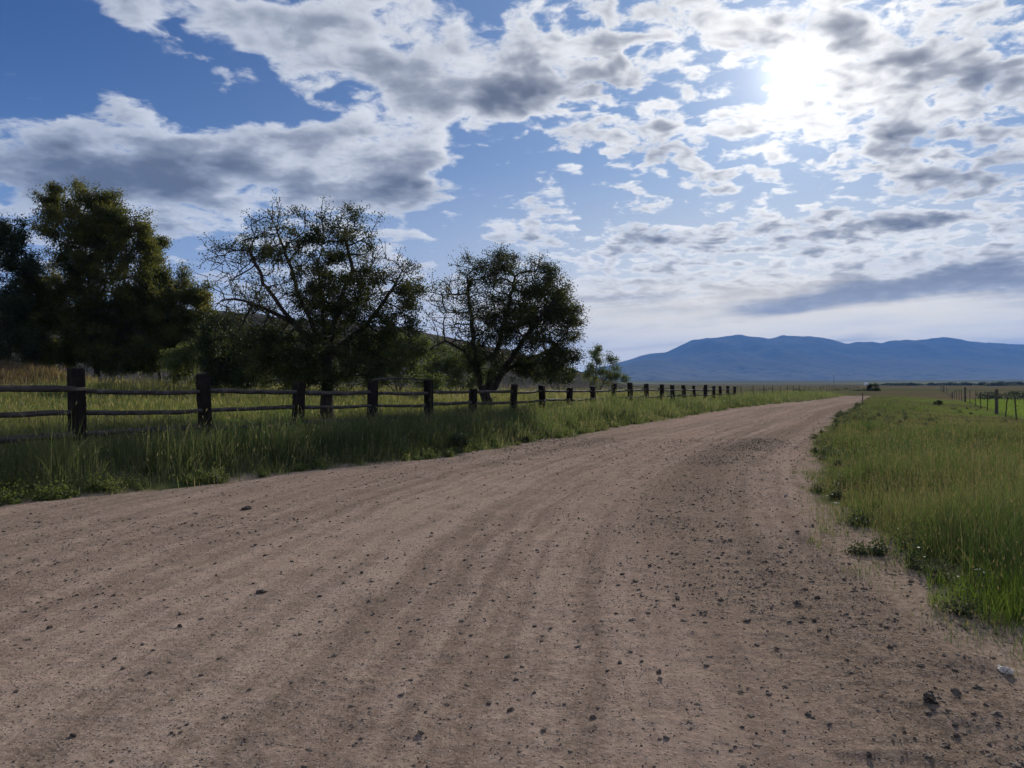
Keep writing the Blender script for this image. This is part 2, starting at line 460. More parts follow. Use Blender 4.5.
def build_road():
    ys = [-10.0]
    while ys[-1] < 103.5:
        d = abs(ys[-1]); ys.append(ys[-1] + (0.022 * max(1.0, d / 3.5) if ys[-1] > 2.0 else 0.25))
    ys = np.array(ys); n = 430
    tt = np.linspace(0, 1, n)
    l = lx(ys) + (fbm(ys * 0.8, ys * 0 + 2, 4) - 0.5) * 1.1 - 0.15
    r = rx(ys) + (fbm(ys * 0.8, ys * 0 + 9, 4) - 0.5) * 0.9 + 0.15
    x = l[:, None] + (r - l)[:, None] * tt[None]; y = np.repeat(ys[:, None], n, 1)
    p = np.stack([x.ravel(), y.ravel()], 1)
    off, s = sdist(p, CD)
    off = off.reshape(x.shape); s = s.reshape(x.shape)
    el, er = edges(x, y)
    z = height(x, y, el, er) + road_height(x, y, off, s) + 0.012
    edge = np.minimum(tt, 1 - tt)[None] * (r - l)[:, None]
    lo_ = loose_amount(off, y)
    z = z + lo_ * (0.03 * fbm(x * 3, y * 3, 3) + 0.030 * np.clip(fbm(x * 17 + 3, y * 17, 3) - 0.5, 0, 1))
    z = z + 0.05 * np.exp(-((edge - 0.55) / 0.3) ** 2) * (fbm(x * 0.5, y * 0.5, 3)) - 0.09 * (1 - sstep(0, 0.35, edge))
    v = np.stack([x.ravel(), y.ravel(), z.ravel()], 1)
    m = len(ys)
    i = np.arange(m - 1)[:, None] * n; j = np.arange(n - 1)[None]
    q = np.stack([i + j, i + j + 1, i + n + j + 1, i + n + j], -1).reshape(-1, 4)
    o = mesh_np('road', v, q, None, MAT['road'], attrs={'loose': lo_.ravel()}, uv=np.stack([off.ravel(), s.ravel()], 1), smooth=True)
    tag(o, kind='structure')
    return dict(ys=ys, l=l, r=r, z=z, n=n)
ROAD = build_road()

def surf(x, y):
    """height of the road sheet, or of the ground beside it"""
    ys, l, r = ROAD['ys'], ROAD['l'], ROAD['r']
    i = np.clip(np.searchsorted(ys, y), 0, len(ys) - 1)
    t = (x - l[i]) / (r[i] - l[i]); j = np.clip(np.round(t * (ROAD['n'] - 1)).astype(int), 0, ROAD['n'] - 1)
    return np.where((t > 0.005) & (t < 0.995), ROAD['z'][i, j], height(x, y))

# ------------------------------------------------------------------ stones on the road
_ico_v = None
def ico(sub):
    import bmesh
    bm = bmesh.new(); bmesh.ops.create_icosphere(bm, subdivisions=sub, radius=1.0)
    v = np.array([p.co[:] for p in bm.verts]); f = np.array([[q.index for q in fc.verts] for fc in bm.faces]); bm.free()
    return v, f

def rocks(px, py, size, tint, sub, sink=0.25, flat=0.65, seed=1):
    g = np.random.default_rng(seed)
    V, Fc = ico(sub); n = len(px)
    var = []
    for k in range(14):
        w = V * (1 + 0.28 * g.standard_normal((len(V), 1)).clip(-1.4, 1.4)) * g.uniform(0.65, 1.2, 3)
        var.append(w)
    var = np.array(var)[g.integers(0, 14, n)]
    a = g.uniform(0, 6.28, n); c, s = np.cos(a), np.sin(a)
    x = var[:, :, 0] * c[:, None] - var[:, :, 1] * s[:, None]; y = var[:, :, 0] * s[:, None] + var[:, :, 1] * c[:, None]
    z = var[:, :, 2] * flat * g.uniform(0.6, 1.2, n)[:, None]
    pz = surf(px, py)
    v = np.stack([px[:, None] + x * size[:, None], py[:, None] + y * size[:, None], (pz + size * (flat * 0.5 - sink))[:, None] + z * size[:, None]], -1).reshape(-1, 3)
    f = (Fc[None] + (np.arange(n) * len(V))[:, None, None]).reshape(-1, 3)
    return v, f, np.repeat(tint, len(V))

def build_gravel():
    g = np.random.default_rng(21)
    X, Y = [], []
    for (n, y0, y1) in ((150000, 2.4, 9), (80000, 9, 22), (22000, 22, 60)):
        y = y0 + (y1 - y0) * g.random(n) ** 1.1
        x = lx(y) + (rx(y) - lx(y)) * g.uniform(-0.01, 1.03, n)
        X.append(x); Y.append(y)
    x = np.concatenate(X); y = np.concatenate(Y)
    ok = np.abs(x) < y * 0.85 + 1.0; x, y = x[ok], y[ok]
    off, s = sdist(np.stack([x, y], 1), CD)
    lo_ = loose_amount(off, y)
    patch = fbm(x * 0.7 + 4, y * 0.7, 4)
    keep = g.random(len(x)) < (0.10 + 0.62 * lo_ ** 1.2) * sstep(0.25, 0.6, patch) + 0.09 + 0.16 * lo_
    x, y, lo_ = x[keep], y[keep], lo_[keep]
    size = 0.0030 * np.exp(g.exponential(0.34, len(x))) * np.clip(y / 8, 1, 2.6) ** 0.6
    size = np.minimum(size, 0.015 * np.clip(y / 12, 1, 1.3))
    tint = g.random(len(x)) ** 1.5
    tint = np.where(g.random(len(x)) < 0.97, tint * 0.72, tint * 0.9)
    # coarser pieces thrown out along the loose strip and the right shoulder
    n2 = 5200; y2 = 2.6 + 16 * g.random(n2) ** 1.4; x2 = rx(y2) - np.abs(g.normal(0, 1.5, n2)) + 0.25
    o2, _ = sdist(np.stack([x2, y2], 1), CD); k2 = g.random(n2) < 0.25 * loose_amount(o2, y2) + 0.30 * sstep(0.42, 0.62, fbm(x2 * 1.3 + 9, y2 * 1.3, 3)); x2, y2 = x2[k2], y2[k2]
    s2 = np.minimum(0.0060 * np.exp(g.exponential(0.40, len(x2))), 0.022); t2 = g.random(len(x2)) ** 1.3 * 0.75
    t2 = np.where(g.random(len(x2)) < 0.05, 0.9, t2)
    x = np.concatenate([x, x2]); y = np.concatenate([y, y2]); size = np.concatenate([size, s2]); tint = np.concatenate([tint, t2])
    big = size > 0.010
    va, fa, ta = rocks(x[~big], y[~big], size[~big], tint[~big], 1, seed=3)
    vb, fb, tb = rocks(x[big], y[big], size[big], tint[big], 2, seed=4)
    o = mesh_np('gravel', np.concatenate([va, vb]), None, np.concatenate([fa, fb + len(va)]), MAT['stone'], attrs={'tint': np.concatenate([ta, tb])})
    tag(o, 'dark loose stones and grit strewn over the dirt road', 'gravel', kind='stuff')
    print('gravel', len(x))
build_gravel()

def stone(px, py, size, tint, label, flat=0.5, group=None):
    Y = CAM_H * F / (py - 384.5); X = (px - 512) / F * Y
    x, y = np.array([X]), np.array([Y])
    zz = float(surf(x, y)[0])
    v, f, t = rocks(x, y, np.array([size]), np.array([tint]), 3, sink=0.15, flat=flat, seed=int(px))
    v = v - np.array([X, Y, zz])
    o = mesh_np('stone', v, None, f, MAT['stone'], attrs={'tint': t}); o.location = (X, Y, zz)
    tag(o, label, 'stone', group)
stone(1003, 660, 0.075, 1.0, 'pale flat stone at the road edge below the bright green tuft', 0.28)
stone(1004, 674, 0.045, 1.0, 'small pale stone just in front of the pale flat stone', 0.4)
stone(836, 504, 0.042, 1.0, 'small whitish stone lying alone beside the right grass edge', 0.35)
stone(930, 713, 0.034, 0.05, 'biggest dark stone in the loose gravel, lower right of the road', 0.75)
stone(797, 611, 0.024, 0.1, 'dark stone in the middle of the loose gravel strip', 0.8)
stone(246, 512, 0.055, 0.15, 'dark stone near the left grass edge of the road', 0.8)
stone(261, 594, 0.03, 0.1, 'dark round stone on the bare wheel track, left half of road', 0.8)

# ------------------------------------------------------------------ grass
def blades(x, y, hgt, wid, tint, g, lean=0.45, seg=3, base_z=None):
    """tapering bent blades, every one a strip of real faces"""
    n = len(x)
    z = height(x, y) - 0.02 if base_z is None else base_z
    a = g.uniform(0, 2 * np.pi, n); la = g.uniform(0, 2 * np.pi, n) ; ln = np.abs(g.normal(0, lean, n)) * hgt
    ca, sa = np.cos(a), np.sin(a); cl, sl = np.cos(la), np.sin(la)
    V = []
    for k in range(seg + 1):
        t = k / seg
        cx = x + cl * ln * t ** 2; cy = y + sl * ln * t ** 2; cz = z + hgt * t * (1 - 0.22 * (ln / hgt) * t)
        w = wid * (1 - 0.35 * t) * 0.5 if k < seg else None
        if k < seg:
            V.append(np.stack([cx - ca * w, cy - sa * w, cz], 1)); V.append(np.stack([cx + ca * w, cy + sa * w, cz], 1))
        else:
            V.append(np.stack([cx, cy, cz], 1))
    m = 2 * seg + 1
    v = np.stack(V, 1).reshape(-1, 3)
    b = (np.arange(n) * m)[:, None]
    q = np.concatenate([b + np.array([2 * k, 2 * k + 1, 2 * k + 3, 2 * k + 2])[None] for k in range(seg - 1)])
    t = b + np.array([2 * seg - 2, 2 * seg - 1, 2 * seg])[None]
    tip = np.stack([x + cl * ln, y + sl * ln, z + hgt * (1 - 0.22 * ln / hgt)], 1)
    return v, q, t, np.repeat(tint, m), tip

def heads(tip, size, tint, g):
    """seed heads: slim spindles of two crossed leaf shapes"""
    n = len(tip); V = []; 
    d = np.stack([g.normal(0, 0.25, n), g.normal(0, 0.25, n), np.ones(n)], 1)
    d /= np.linalg.norm(d, axis=1)[:, None]
    a = g.uniform(0, np.pi, n)
    vs = []; qs = []
    for k in range(2):
        ax = np.stack([np.cos(a + k * np.pi / 2), np.sin(a + k * np.pi / 2), np.zeros(n)], 1)
        p0 = tip - d * size[:, None] * 0.3; p3 = tip + d * size[:, None] * 0.9
        m = tip + d * size[:, None] * 0.2
        vs.append(np.stack([p0, m + ax * size[:, None] * 0.12, p3, m - ax * size[:, None] * 0.12], 1).reshape(-1, 3))
        qs.append((np.arange(n) * 4)[:, None] + np.arange(4)[None] + k * n * 4)
    return np.concatenate(vs), np.concatenate(qs), np.repeat(np.tile(tint, 2), 4)

def grass_object(name, label, x, y, hgt, wid, tint, mat, seed, headfrac=0.0, headsize=0.06, lean=0.45):
    g = np.random.default_rng(seed)
    v, q, t, tn, tip = blades(x, y, hgt, wid, tint, g, lean)
    V, Q, T, A = [v], [q], [t], [tn]; n = len(v)
    if headfrac > 0:
        # taller, thinner flowering stems carry the heads
        k = g.random(len(x)) < headfrac
        hh = hgt[k] * g.uniform(1.05, 1.45, k.sum())
        v2, q2, t2, tn2, tip2 = blades(x[k] + g.normal(0, .03, k.sum()), y[k] + g.normal(0, .03, k.sum()), hh, wid[k] * 0.45, np.clip(tint[k] + 0.3, 0, 1), g, lean * 0.5)
        V.append(v2); Q.append(q2 + n); T.append(t2 + n); A.append(tn2); n += len(v2)
        hv, hq, ht = heads(tip2, headsize * g.uniform(0.7, 1.4, len(tip2)) * np.clip(wid[k] / 0.006, 1, 1.7), np.full(len(tip2), 0.95), g)
        V.append(hv); Q.append(hq + n); A.append(ht); n += len(hv)
    o = mesh_np(name, np.concatenate(V), np.concatenate(Q), np.concatenate(T), mat, attrs={'tint': np.concatenate(A)})
    tag(o, label, 'grass', kind='stuff')
    print(name, len(x))

def clumped(x, y, g, f=1.6, lo=0.3, hi=0.6):
    return g.random(len(x)) < sstep(lo, hi, fbm(x * f + 31, y * f + 7, 4))

def scatter_right():
    g = np.random.default_rng(5)
    X, Y, D = [], [], []
    for (y0, y1, dens, w) in ((3.2, 8, 1300, 10), (8, 14, 850, 14), (14, 24, 340, 22), (24, 42, 130, 34), (42, 75, 40, 42), (75, 125, 16, 60)):
        n = int((y1 - y0) * w * dens)
        y = g.uniform(y0, y1, n); x = rx(y) + g.uniform(-0.3, w, n)
        ok = (x < y * 0.74 + 1.5)
        X.append(x[ok]); Y.append(y[ok])
    x = np.concatenate(X); y = np.concatenate(Y)
    el, er = edges(x, y)
    wig = (fbm(x * 1.1, y * 1.1, 4) - 0.5)
    # close by the lane the grass is patchy, farther in it is closed
    cut = np.interp(y, [3, 4.5, 6.2, 8, 12, 20], [0.30, -0.05, -0.15, -0.10, -0.05, 0.0])
    e = er + wig * 0.9 - cut
    p = sstep(-0.15, 0.5, e)
    fence_x = 4.7 + 0.536 * y
    keep = (g.random(len(x)) < np.maximum(p, 0.06 * sstep(-1.0, 0, e) + 0.6 * sstep(-1.3, -0.2, e) * sstep(0.54, 0.64, fbm(x * 2.7 + 50, y * 2.7, 3)))) & clumped(x, y, g, 2.2, 0.22, 0.45) & (x < fence_x + 0.6)
    x, y, e, er = x[keep], y[keep], e[keep], er[keep]
    tall = fbm(x * 0.45 + 9, y * 0.45, 3)
    h = (0.10 + 0.38 * sstep(-0.1, 1.2, e)) * (0.15 + 1.65 * tall) * np.exp(g.normal(0, 0.22, len(x)))
    h *= np.interp(y, [3, 8, 22, 34, 60, 120], [0.85, 1.0, 0.80, 0.45, 0.42, 0.40])
    h *= 1 - 0.6 * sstep(7, 1, fence_x[keep] - x) * sstep(25, 40, y)
    low = sstep(0.48, 0.60, fbm(x * 0.13 + 2, y * 0.10, 3)) * sstep(14, 26, y)
    h *= 1 - 0.5 * low
    wd = 0.0034 * np.clip(y / 5.5, 1, 7) ** 0.85 * g.uniform(0.6, 1.5, len(x))
    ti = np.clip(g.normal(0.28, 0.17, len(x)) + 0.9 * (fbm(x * 0.35, y * 0.35, 3) - 0.5) - 0.10 * low + 0.25 * sstep(8, 1, fence_x[keep] - x) * sstep(14, 30, y), 0, 1)
    ti = np.where(g.random(len(x)) < 0.12, g.uniform(0.75, 1.0, len(x)), ti)
    ti = np.clip(ti + 0.25 * sstep(3, 0, er) * (g.random(len(x)) < 0.3), 0, 1)
    straw = sstep(0.50, 0.66, fbm(x * 0.8 + 40, y * 0.55 + 3, 4)); ti = np.where(g.random(len(x)) < 0.35 * straw, g.uniform(0.7, 1.0, len(x)), ti)
    h = h * (1 - 0.25 * straw)
    grass_object('grass', 'tall seeding grass covering the right hand verge of the road', x, y, h, wd, ti, MAT['grass_green'], 8, 0.20, 0.027)
    # a lush bright tuft by the bare corner
    n = 9000; a = g.uniform(0, 6.28, n); q = g.random(n) ** 0.8
    x = 3.85 + np.cos(a) * q * 0.85; y = 5.3 + np.sin(a) * q * 0.95
    k = g.random(n) < sstep(0.36, 0.56, fbm(x * 3.1, y * 3.1, 3)); x, y, q = x[k], y[k], q[k]; n = len(x)
    grass_object('grass', 'bright fresh green tuft at the lower right edge of the photo', x, y, 0.20 * np.exp(g.normal(0, 0.3, n)) * (1.15 - 0.5 * q), 0.0036 * g.uniform(0.7, 1.4, n), np.clip(g.normal(0.25, 0.2, n), 0, 1), MAT['tuft'], 18)
scatter_right()

def scatter_pasture():
    g = np.random.default_rng(15)
    n = 60000
    y = g.uniform(22, 90, n); fx = 4.7 + 0.536 * y; x = fx + g.uniform(0.5, 40, n)
    ok = (x < 0.74 * y + 3); x, y = x[ok], y[ok]
    h = 0.16 * np.exp(g.normal(0, 0.3, len(x))); wd = 0.004 * (y / 5.5) ** 0.9
    ti = np.clip(g.normal(0.3, 0.15, len(x)), 0, 1)
    grass_object('grass', 'short bright green pasture beyond the wire fence on the right', x, y, h, wd, ti, MAT['pasture'], 9)
scatter_pasture()

def fence_ground_line(y): return -7.44 + (y - 13.0) * (1.239 / 2.4)

def scatter_left():
    g = np.random.default_rng(6)
    X, Y = [], []
    for (y0, y1, dens, w) in ((4, 12, 560, 8), (12, 20, 520, 5.5), (20, 34, 300, 5), (34, 64, 110, 6), (64, 125, 26, 9)):
        n = int((y1 - y0) * w * dens)
        y = g.uniform(y0, y1, n); x = lx(y) - g.uniform(-0.35, w, n)
        ok = x > -y * 0.74 - 1.5
        X.append(x[ok]); Y.append(y[ok])
    x = np.concatenate(X); y = np.concatenate(Y)
    el, er = edges(x, y)
    e = el + (fbm(x * 1.0, y * 1.0, 4) - 0.5) * 0.9
    keep = (g.random(len(x)) < 0.22 * sstep(-0.45, 0.1, e) + 0.78 * sstep(0.0, 0.45, e)) & (e > -0.5) & clumped(x, y, g, 1.7, 0.16, 0.42)
    x, y, e = x[keep], y[keep], e[keep]
    h = (0.14 + 0.34 * sstep(0, 0.9, e)) * (0.15 + 1.7 * fbm(x * 0.9 + 1, y * 0.9, 3)) * np.exp(g.normal(0, 0.25, len(x)))
    h *= np.interp(y, [8, 20, 60, 120], [1.0, 1.0, 0.8, 0.7]) * (1 - 0.5 * sstep(0.9, 2.0, e) * (1 - sstep(22, 34, y)))
    wd = 0.0044 * np.clip(y / 6, 1, 7) ** 0.85 * g.uniform(0.7, 1.5, len(x))
    ti = np.clip(g.normal(0.30, 0.18, len(x)) + 0.6 * (fbm(x * 0.4, y * 0.4, 3) - 0.5), 0, 1)
    ti = np.where(g.random(len(x)) < 0.12 + 0.45 * sstep(0.9, 0.1, e) * sstep(0.4, 0.6, fbm(x * 0.5 + 8, y * 0.5, 3)), g.uniform(0.65, 1.0, len(x)), ti)
    grass_object('grass', 'long dark green grass between the dirt road and the timber fence', x, y, h, wd, ti, MAT['grass_dark'], 10, 0.08, 0.036)
scatter_left()

def scatter_field():
    g = np.random.default_rng(7)
    X, Y = [], []
    for (y0, y1, dens) in ((12, 22, 150), (22, 34, 75), (34, 52, 42), (52, 80, 14)):
        n = int((y1 - y0) * 60 * dens)
        y = g.uniform(y0, y1, n); x = fence_ground_line(y) - 0.9 - g.uniform(0, 60, n)
        ok = (x > -y * 0.74 - 2) & (x < 0.2 * y)
        X.append(x[ok]); Y.append(y[ok])
    x = np.concatenate(X); y = np.concatenate(Y)
    k = clumped(x, y, g, 0.8, 0.25, 0.55); x, y = x[k], y[k]
    far = sstep(26, 40, y)
    h = (0.20 + 0.24 * far) * (0.5 + fbm(x * 0.3, y * 0.3, 3)) * np.exp(g.normal(0, 0.25, len(x)))
    wd = 0.0048 * np.clip(y / 6, 1, 8) ** 0.85 * g.uniform(0.7, 1.5, len(x))
    mound = np.exp(-(((x + 27) / 5.5) ** 2 + ((y - 37.5) / 5) ** 2))
    k = g.random(len(x)) > 0.8 * sstep(0.25, 0.6, mound); x, y, far, h, wd, mound = x[k], y[k], far[k], h[k], wd[k], mound[k]
    ti = np.clip(g.normal(0.30, 0.16, len(x)) + 0.35 * far * (fbm(x * .2, y * .2, 3) > 0.42) + 0.75 * mound + 0.5 * (fbm(x * 0.25, y * 0.25, 3) - 0.5), 0, 1)
    h = h * (1 - 0.55 * mound)
    grass_object('grass', 'yellowing meadow grass behind the timber fence under the trees', x, y, h, wd, ti, MAT['grass_field'], 12, 0.05, 0.07)
scatter_field()

def scatter_bank():
    g = np.random.default_rng(17)
    n = 42000
    x = g.normal(-26.5, 4.6, n); y = g.normal(37.0, 3.2, n)
    k = np.exp(-(((x + 27) / 5.5) ** 2 + ((y - 37.5) / 5) ** 2)) > 0.28 + 0.3 * g.random(n); x, y = x[k], y[k]
    grass_object('grass', 'brown dry grass on the low bank at the far left behind the fence', x, y, 0.30 * (0.4 + 1.2 * fbm(x * 0.8, y * 0.8, 3)) * np.exp(g.normal(0, 0.25, len(x))), 0.022 * g.uniform(0.6, 1.5, len(x)), np.clip(g.normal(0.5, 0.25, len(x)), 0, 1), MAT['dry'], 19)
scatter_bank()

# ------------------------------------------------------------------ trees
def colonize(roots, att, step, infl, kill, g, maxit=160, up=0.0, wander=0.12):
    """grow limbs towards points spread through the crown"""
    pos = [np.array(r, float) for r in roots[0]]; par = list(roots[1])
    P = np.array(pos); par = np.array(par)
    att = att.copy()
    near = np.full(len(att), 1e9); who = np.zeros(len(att), int)
    new = np.arange(len(P))
    alive = np.ones(len(att), bool)
    for it in range(maxit):
        for i in range(0, len(new), 400):
            nn = new[i:i + 400]
            d = np.linalg.norm(att[:, None] - P[nn][None], axis=2)
            j = d.argmin(1); dm = d[np.arange(len(att)), j]
            b = dm < near; near[b] = dm[b]; who[b] = nn[j[b]]
        alive &= near > kill
        act = alive & (near < infl)
        if not act.any():
            if not alive.any(): break
            infl *= 1.4
            if infl > 60: break
            new = np.array([], int); continue
        w = who[act]; dirs = att[act] - P[w]; dirs /= np.linalg.norm(dirs, axis=1)[:, None]
        acc = np.zeros((len(P), 3)); np.add.at(acc, w, dirs)
        src = np.unique(w)
        dv = acc[src] + g.normal(0, wander, (len(src), 3)) + np.array([0, 0, up])
        dv /= np.linalg.norm(dv, axis=1)[:, None] + 1e-9
        np_ = P[src] + dv * step
        new = np.arange(len(P), len(P) + len(np_))
        P = np.concatenate([P, np_]); par = np.concatenate([par, src])
        if len(P) > 9000: break
    return P, par

def in_lobes(lobes, g, dens):
    """points in a union of ellipsoids: (px, py, Y, rpx, rpy, depth, weight)"""
    out = []; wgt = []
    vols = []
    for (px, py, Y, ra, rb, dp, w) in lobes:
        c = at(px, py, Y); r = np.array([ra / F * Y, dp, rb / F * Y])
        n = max(20, int(dens * w * r.prod() * 4.19))
        q = g.normal(0, 1, (n, 3)); q /= np.linalg.norm(q, axis=1)[:, None]
        q *= (g.random(n) ** 0.42)[:, None]
        out.append(c + q * r); wgt.append(np.full(n, w))
    return np.concatenate(out)

def frusta(P, par, rad, sides):
    c = np.arange(len(P))[par >= 0]; p = par[c]
    a, b = P[p], P[c]; ra = np.minimum(rad[p], rad[c] * 1.5); rb = rad[c]
    d = b - a; L = np.linalg.norm(d, axis=1)[:, None] + 1e-9; d = d / L
    ref = np.where(np.abs(d[:, 2:3]) < 0.9, np.array([[0, 0, 1.0]]), np.array([[1.0, 0, 0]]))
    u = np.cross(d, ref); u /= np.linalg.norm(u, axis=1)[:, None]; w = np.cross(d, u)
    th = np.arange(sides) / sides * 2 * np.pi
    ring = np.cos(th)[None, :, None] * u[:, None] + np.sin(th)[None, :, None] * w[:, None]
    a = a - d * np.minimum(ra[:, None] * 0.4, L * 0.3)
    v0 = a[:, None] + ring * ra[:, None, None]; v1 = b[:, None] + ring * rb[:, None, None]
    v = np.concatenate([v0, v1], 1).reshape(-1, 3)
    base = (np.arange(len(c)) * 2 * sides)[:, None]
    q = np.concatenate([base + np.array([k, (k + 1) % sides, sides + (k + 1) % sides, sides + k])[None] for k in range(sides)])
    return v, q

def leaves(cent, size, g, tint, drop=0.2):
    n = len(cent)
    d = g.normal(0, 1, (n, 3)); d[:, 2] -= drop; d /= np.linalg.norm(d, axis=1)[:, None]
    e = np.cross(d, g.normal(0, 1, (n, 3))); e /= np.linalg.norm(e, axis=1)[:, None]
    nrm = np.cross(d, e)
    L = (size * g.uniform(0.7, 1.35, n))[:, None]
    v = np.stack([cent - d * L * 0.5, cent + e * L * 0.30 + nrm * L * 0.06, cent + d * L * 0.5, cent - e * L * 0.30 + nrm * L * 0.06], 1).reshape(-1, 3)
    q = (np.arange(n) * 4)[:, None] + np.arange(4)[None]
    return v, q, np.repeat(tint, 4)

def tree(name, label, cat, base, lobes, seed, leaf_mat, bark, dens=6.0, step=0.25, kill=0.5, infl=3.0, n_leaf=14000, leaf=0.07, tip=0.006, expo=2.4,
         trunk_h=0.9, stems=1, spread=0.35, twigs=2, twig_len=0.4, clump=0.22, bare=None, limbs=None, vst=1.1, wf=0.10, up=0.1, maxr=0.4, group=None, flare=1.4, wander=0.14):
    g = np.random.default_rng(seed)
    bx, by = base; bz = float(height(np.array([bx]), np.array([by]))[0]) - 0.08
    B = np.array([bx, by, bz])
    pts = []; par = []
    for k in range(stems):
        a = 2 * np.pi * k / stems + g.uniform(-0.4, 0.4); lean = spread * g.uniform(0.5, 1.1) if stems > 1 else spread * 0.25
        n = max(3, int(trunk_h / step) + 1); idx = -1
        for i in range(n):
            t = i / (n - 1)
            p = B + np.array([math.cos(a) * lean * t * trunk_h, math.sin(a) * lean * t * trunk_h, t * trunk_h]) + (g.normal(0, 0.03, 3) * step / 0.25 if i else 0)
            pts.append(p); par.append(idx); idx = len(pts) - 1
    for (Yl, line) in (limbs or []):
        # a main limb laid out by its bends
        w = [at(px_, py_, Yl + k_ * dy_) for k_, (px_, py_, dy_) in enumerate([(q_ + (0,))[:3] for q_ in line])]
        idx = int(np.argmin([np.linalg.norm(q_ - w[0]) for q_ in pts])); prev = pts[idx]
        for q_ in w:
            m_ = max(1, int(np.linalg.norm(q_ - prev) / step)); st_ = prev
            for i in range(m_):
                pts.append(st_ + (q_ - st_) * (i + 1) / m_ + g.normal(0, 0.10 * step, 3)); par.append(idx); idx = len(pts) - 1
            prev = q_
    att = in_lobes(lobes, g, dens)
    P, pr = colonize((pts, par), att, step, infl, kill, g, up=up, wander=wander)
    n = len(P)
    # smooth the limbs a little
    kids = np.bincount(pr[pr >= 0], minlength=n)
    ends = np.where(kids == 0)[0]
    # twigs leave the ends and some inner nodes
    tp = []; tpar = []
    cand = np.concatenate([np.repeat(ends, twigs), g.choice(n, int(n * 0.45))])
    rel = P[cand] - (B + np.array([0, 0, trunk_h]))
    rel = rel / (np.linalg.norm(rel, axis=1)[:, None] + 1e-6)
    pd = P[cand] - P[np.maximum(pr[cand], 0)]; pd = pd / (np.linalg.norm(pd, axis=1)[:, None] + 1e-6)
    dv = rel * 0.35 + pd * 0.5 + g.normal(0, 0.55, (len(cand), 3)); dv /= np.linalg.norm(dv, axis=1)[:, None]
    LL = twig_len * g.uniform(0.4, 1.3, len(cand))[:, None]
    m1 = P[cand] + dv * LL * 0.5
    dv2 = dv + g.normal(0, 0.3, dv.shape) + np.array([0, 0, -0.1]); dv2 /= np.linalg.norm(dv2, axis=1)[:, None]
    m2 = m1 + dv2 * LL * 0.5
    i1 = np.arange(n, n + len(m1)); i2 = i1 + len(m1)
    P2 = np.concatenate([P, m1, m2]); pr2 = np.concatenate([pr, cand, i1])
    # radii by the pipe rule
    acc = np.zeros(len(P2)); acc[:] = 0
    order = np.arange(len(P2))[::-1]
    acc[i2] += tip ** expo
    acc[i1] += acc[i2]
    for k, c in enumerate(cand): acc[c] += acc[i1[k]] * 0.35
    for i in range(n - 1, -1, -1):
        if kids[i] == 0: acc[i] += tip ** expo * 1.3
        if pr[i] >= 0: acc[pr[i]] += acc[i]
    rad = np.minimum(acc ** (1 / expo), maxr)
    hz = P2[:, 2] - bz
    rad = rad * (1 + (flare - 1) * np.exp(-np.clip(hz, 0, None) / 0.4) * (np.arange(len(P2)) < len(pts)))
    root = thing(name, label, cat, B, group)
    Pl = P2 - B
    thick = rad > tip * 3
    # thick limbs rounder than twigs
    cidx = np.arange(len(P2))
    def sub(mask, sides):
        keep = (pr2 >= 0) & mask
        pp = np.where(keep, pr2, -1)
        return frusta(Pl, pp, rad, sides)
    v1, q1 = sub(thick, 8); v2, q2 = sub(~thick, 4)
    mesh_np('trunk', np.concatenate([v1, v2]), np.concatenate([q1, q2 + len(v1)]), None, bark, root, smooth=True)
    # leaves hang in clumps along the twigs
    src = np.concatenate([P2[i2], P2[i1], P[ends]])
    wts = np.ones(len(src))
    if bare is not None: wts = bare(src)
    cl = fbm(src[:, 0] * 1.1 + src[:, 1] * 0.7, src[:, 2] * vst + src[:, 1] * 0.4, 3)
    wts = wts * sstep(0.36, 0.56, cl) + wts * wf
    wts = wts * (0.25 + g.exponential(1.0, len(src)))
    wts = wts / wts.sum()
    j = g.choice(len(src), n_leaf, p=wts)
    ct = src[j] + g.normal(0, clump, (n_leaf, 3)) * np.array([1, 1, 0.8])
    gz = height(ct[:, 0], ct[:, 1]); ct[:, 2] = np.maximum(ct[:, 2], gz + 0.08)
    per = g.normal(0, 0.24, len(src)) + 1.6 * (fbm(src[:, 0] * 0.9 + 7, src[:, 2] * 0.9 + src[:, 1] * 0.5, 3) - 0.5)
    ti = np.clip(0.42 + per[j] + g.normal(0, 0.14, n_leaf), 0, 1)
    lv, lq, lt = leaves(ct - B, leaf, g, ti)
    mesh_np('crown', lv, lq, None, leaf_mat, root, attrs={'tint': lt})
    print(name, len(P), 'nodes')
    return root

def px_of(p): return 512 + p[:, 0] / p[:, 1] * F, 384.5 - (p[:, 2] - CAM_H) / p[:, 1] * F

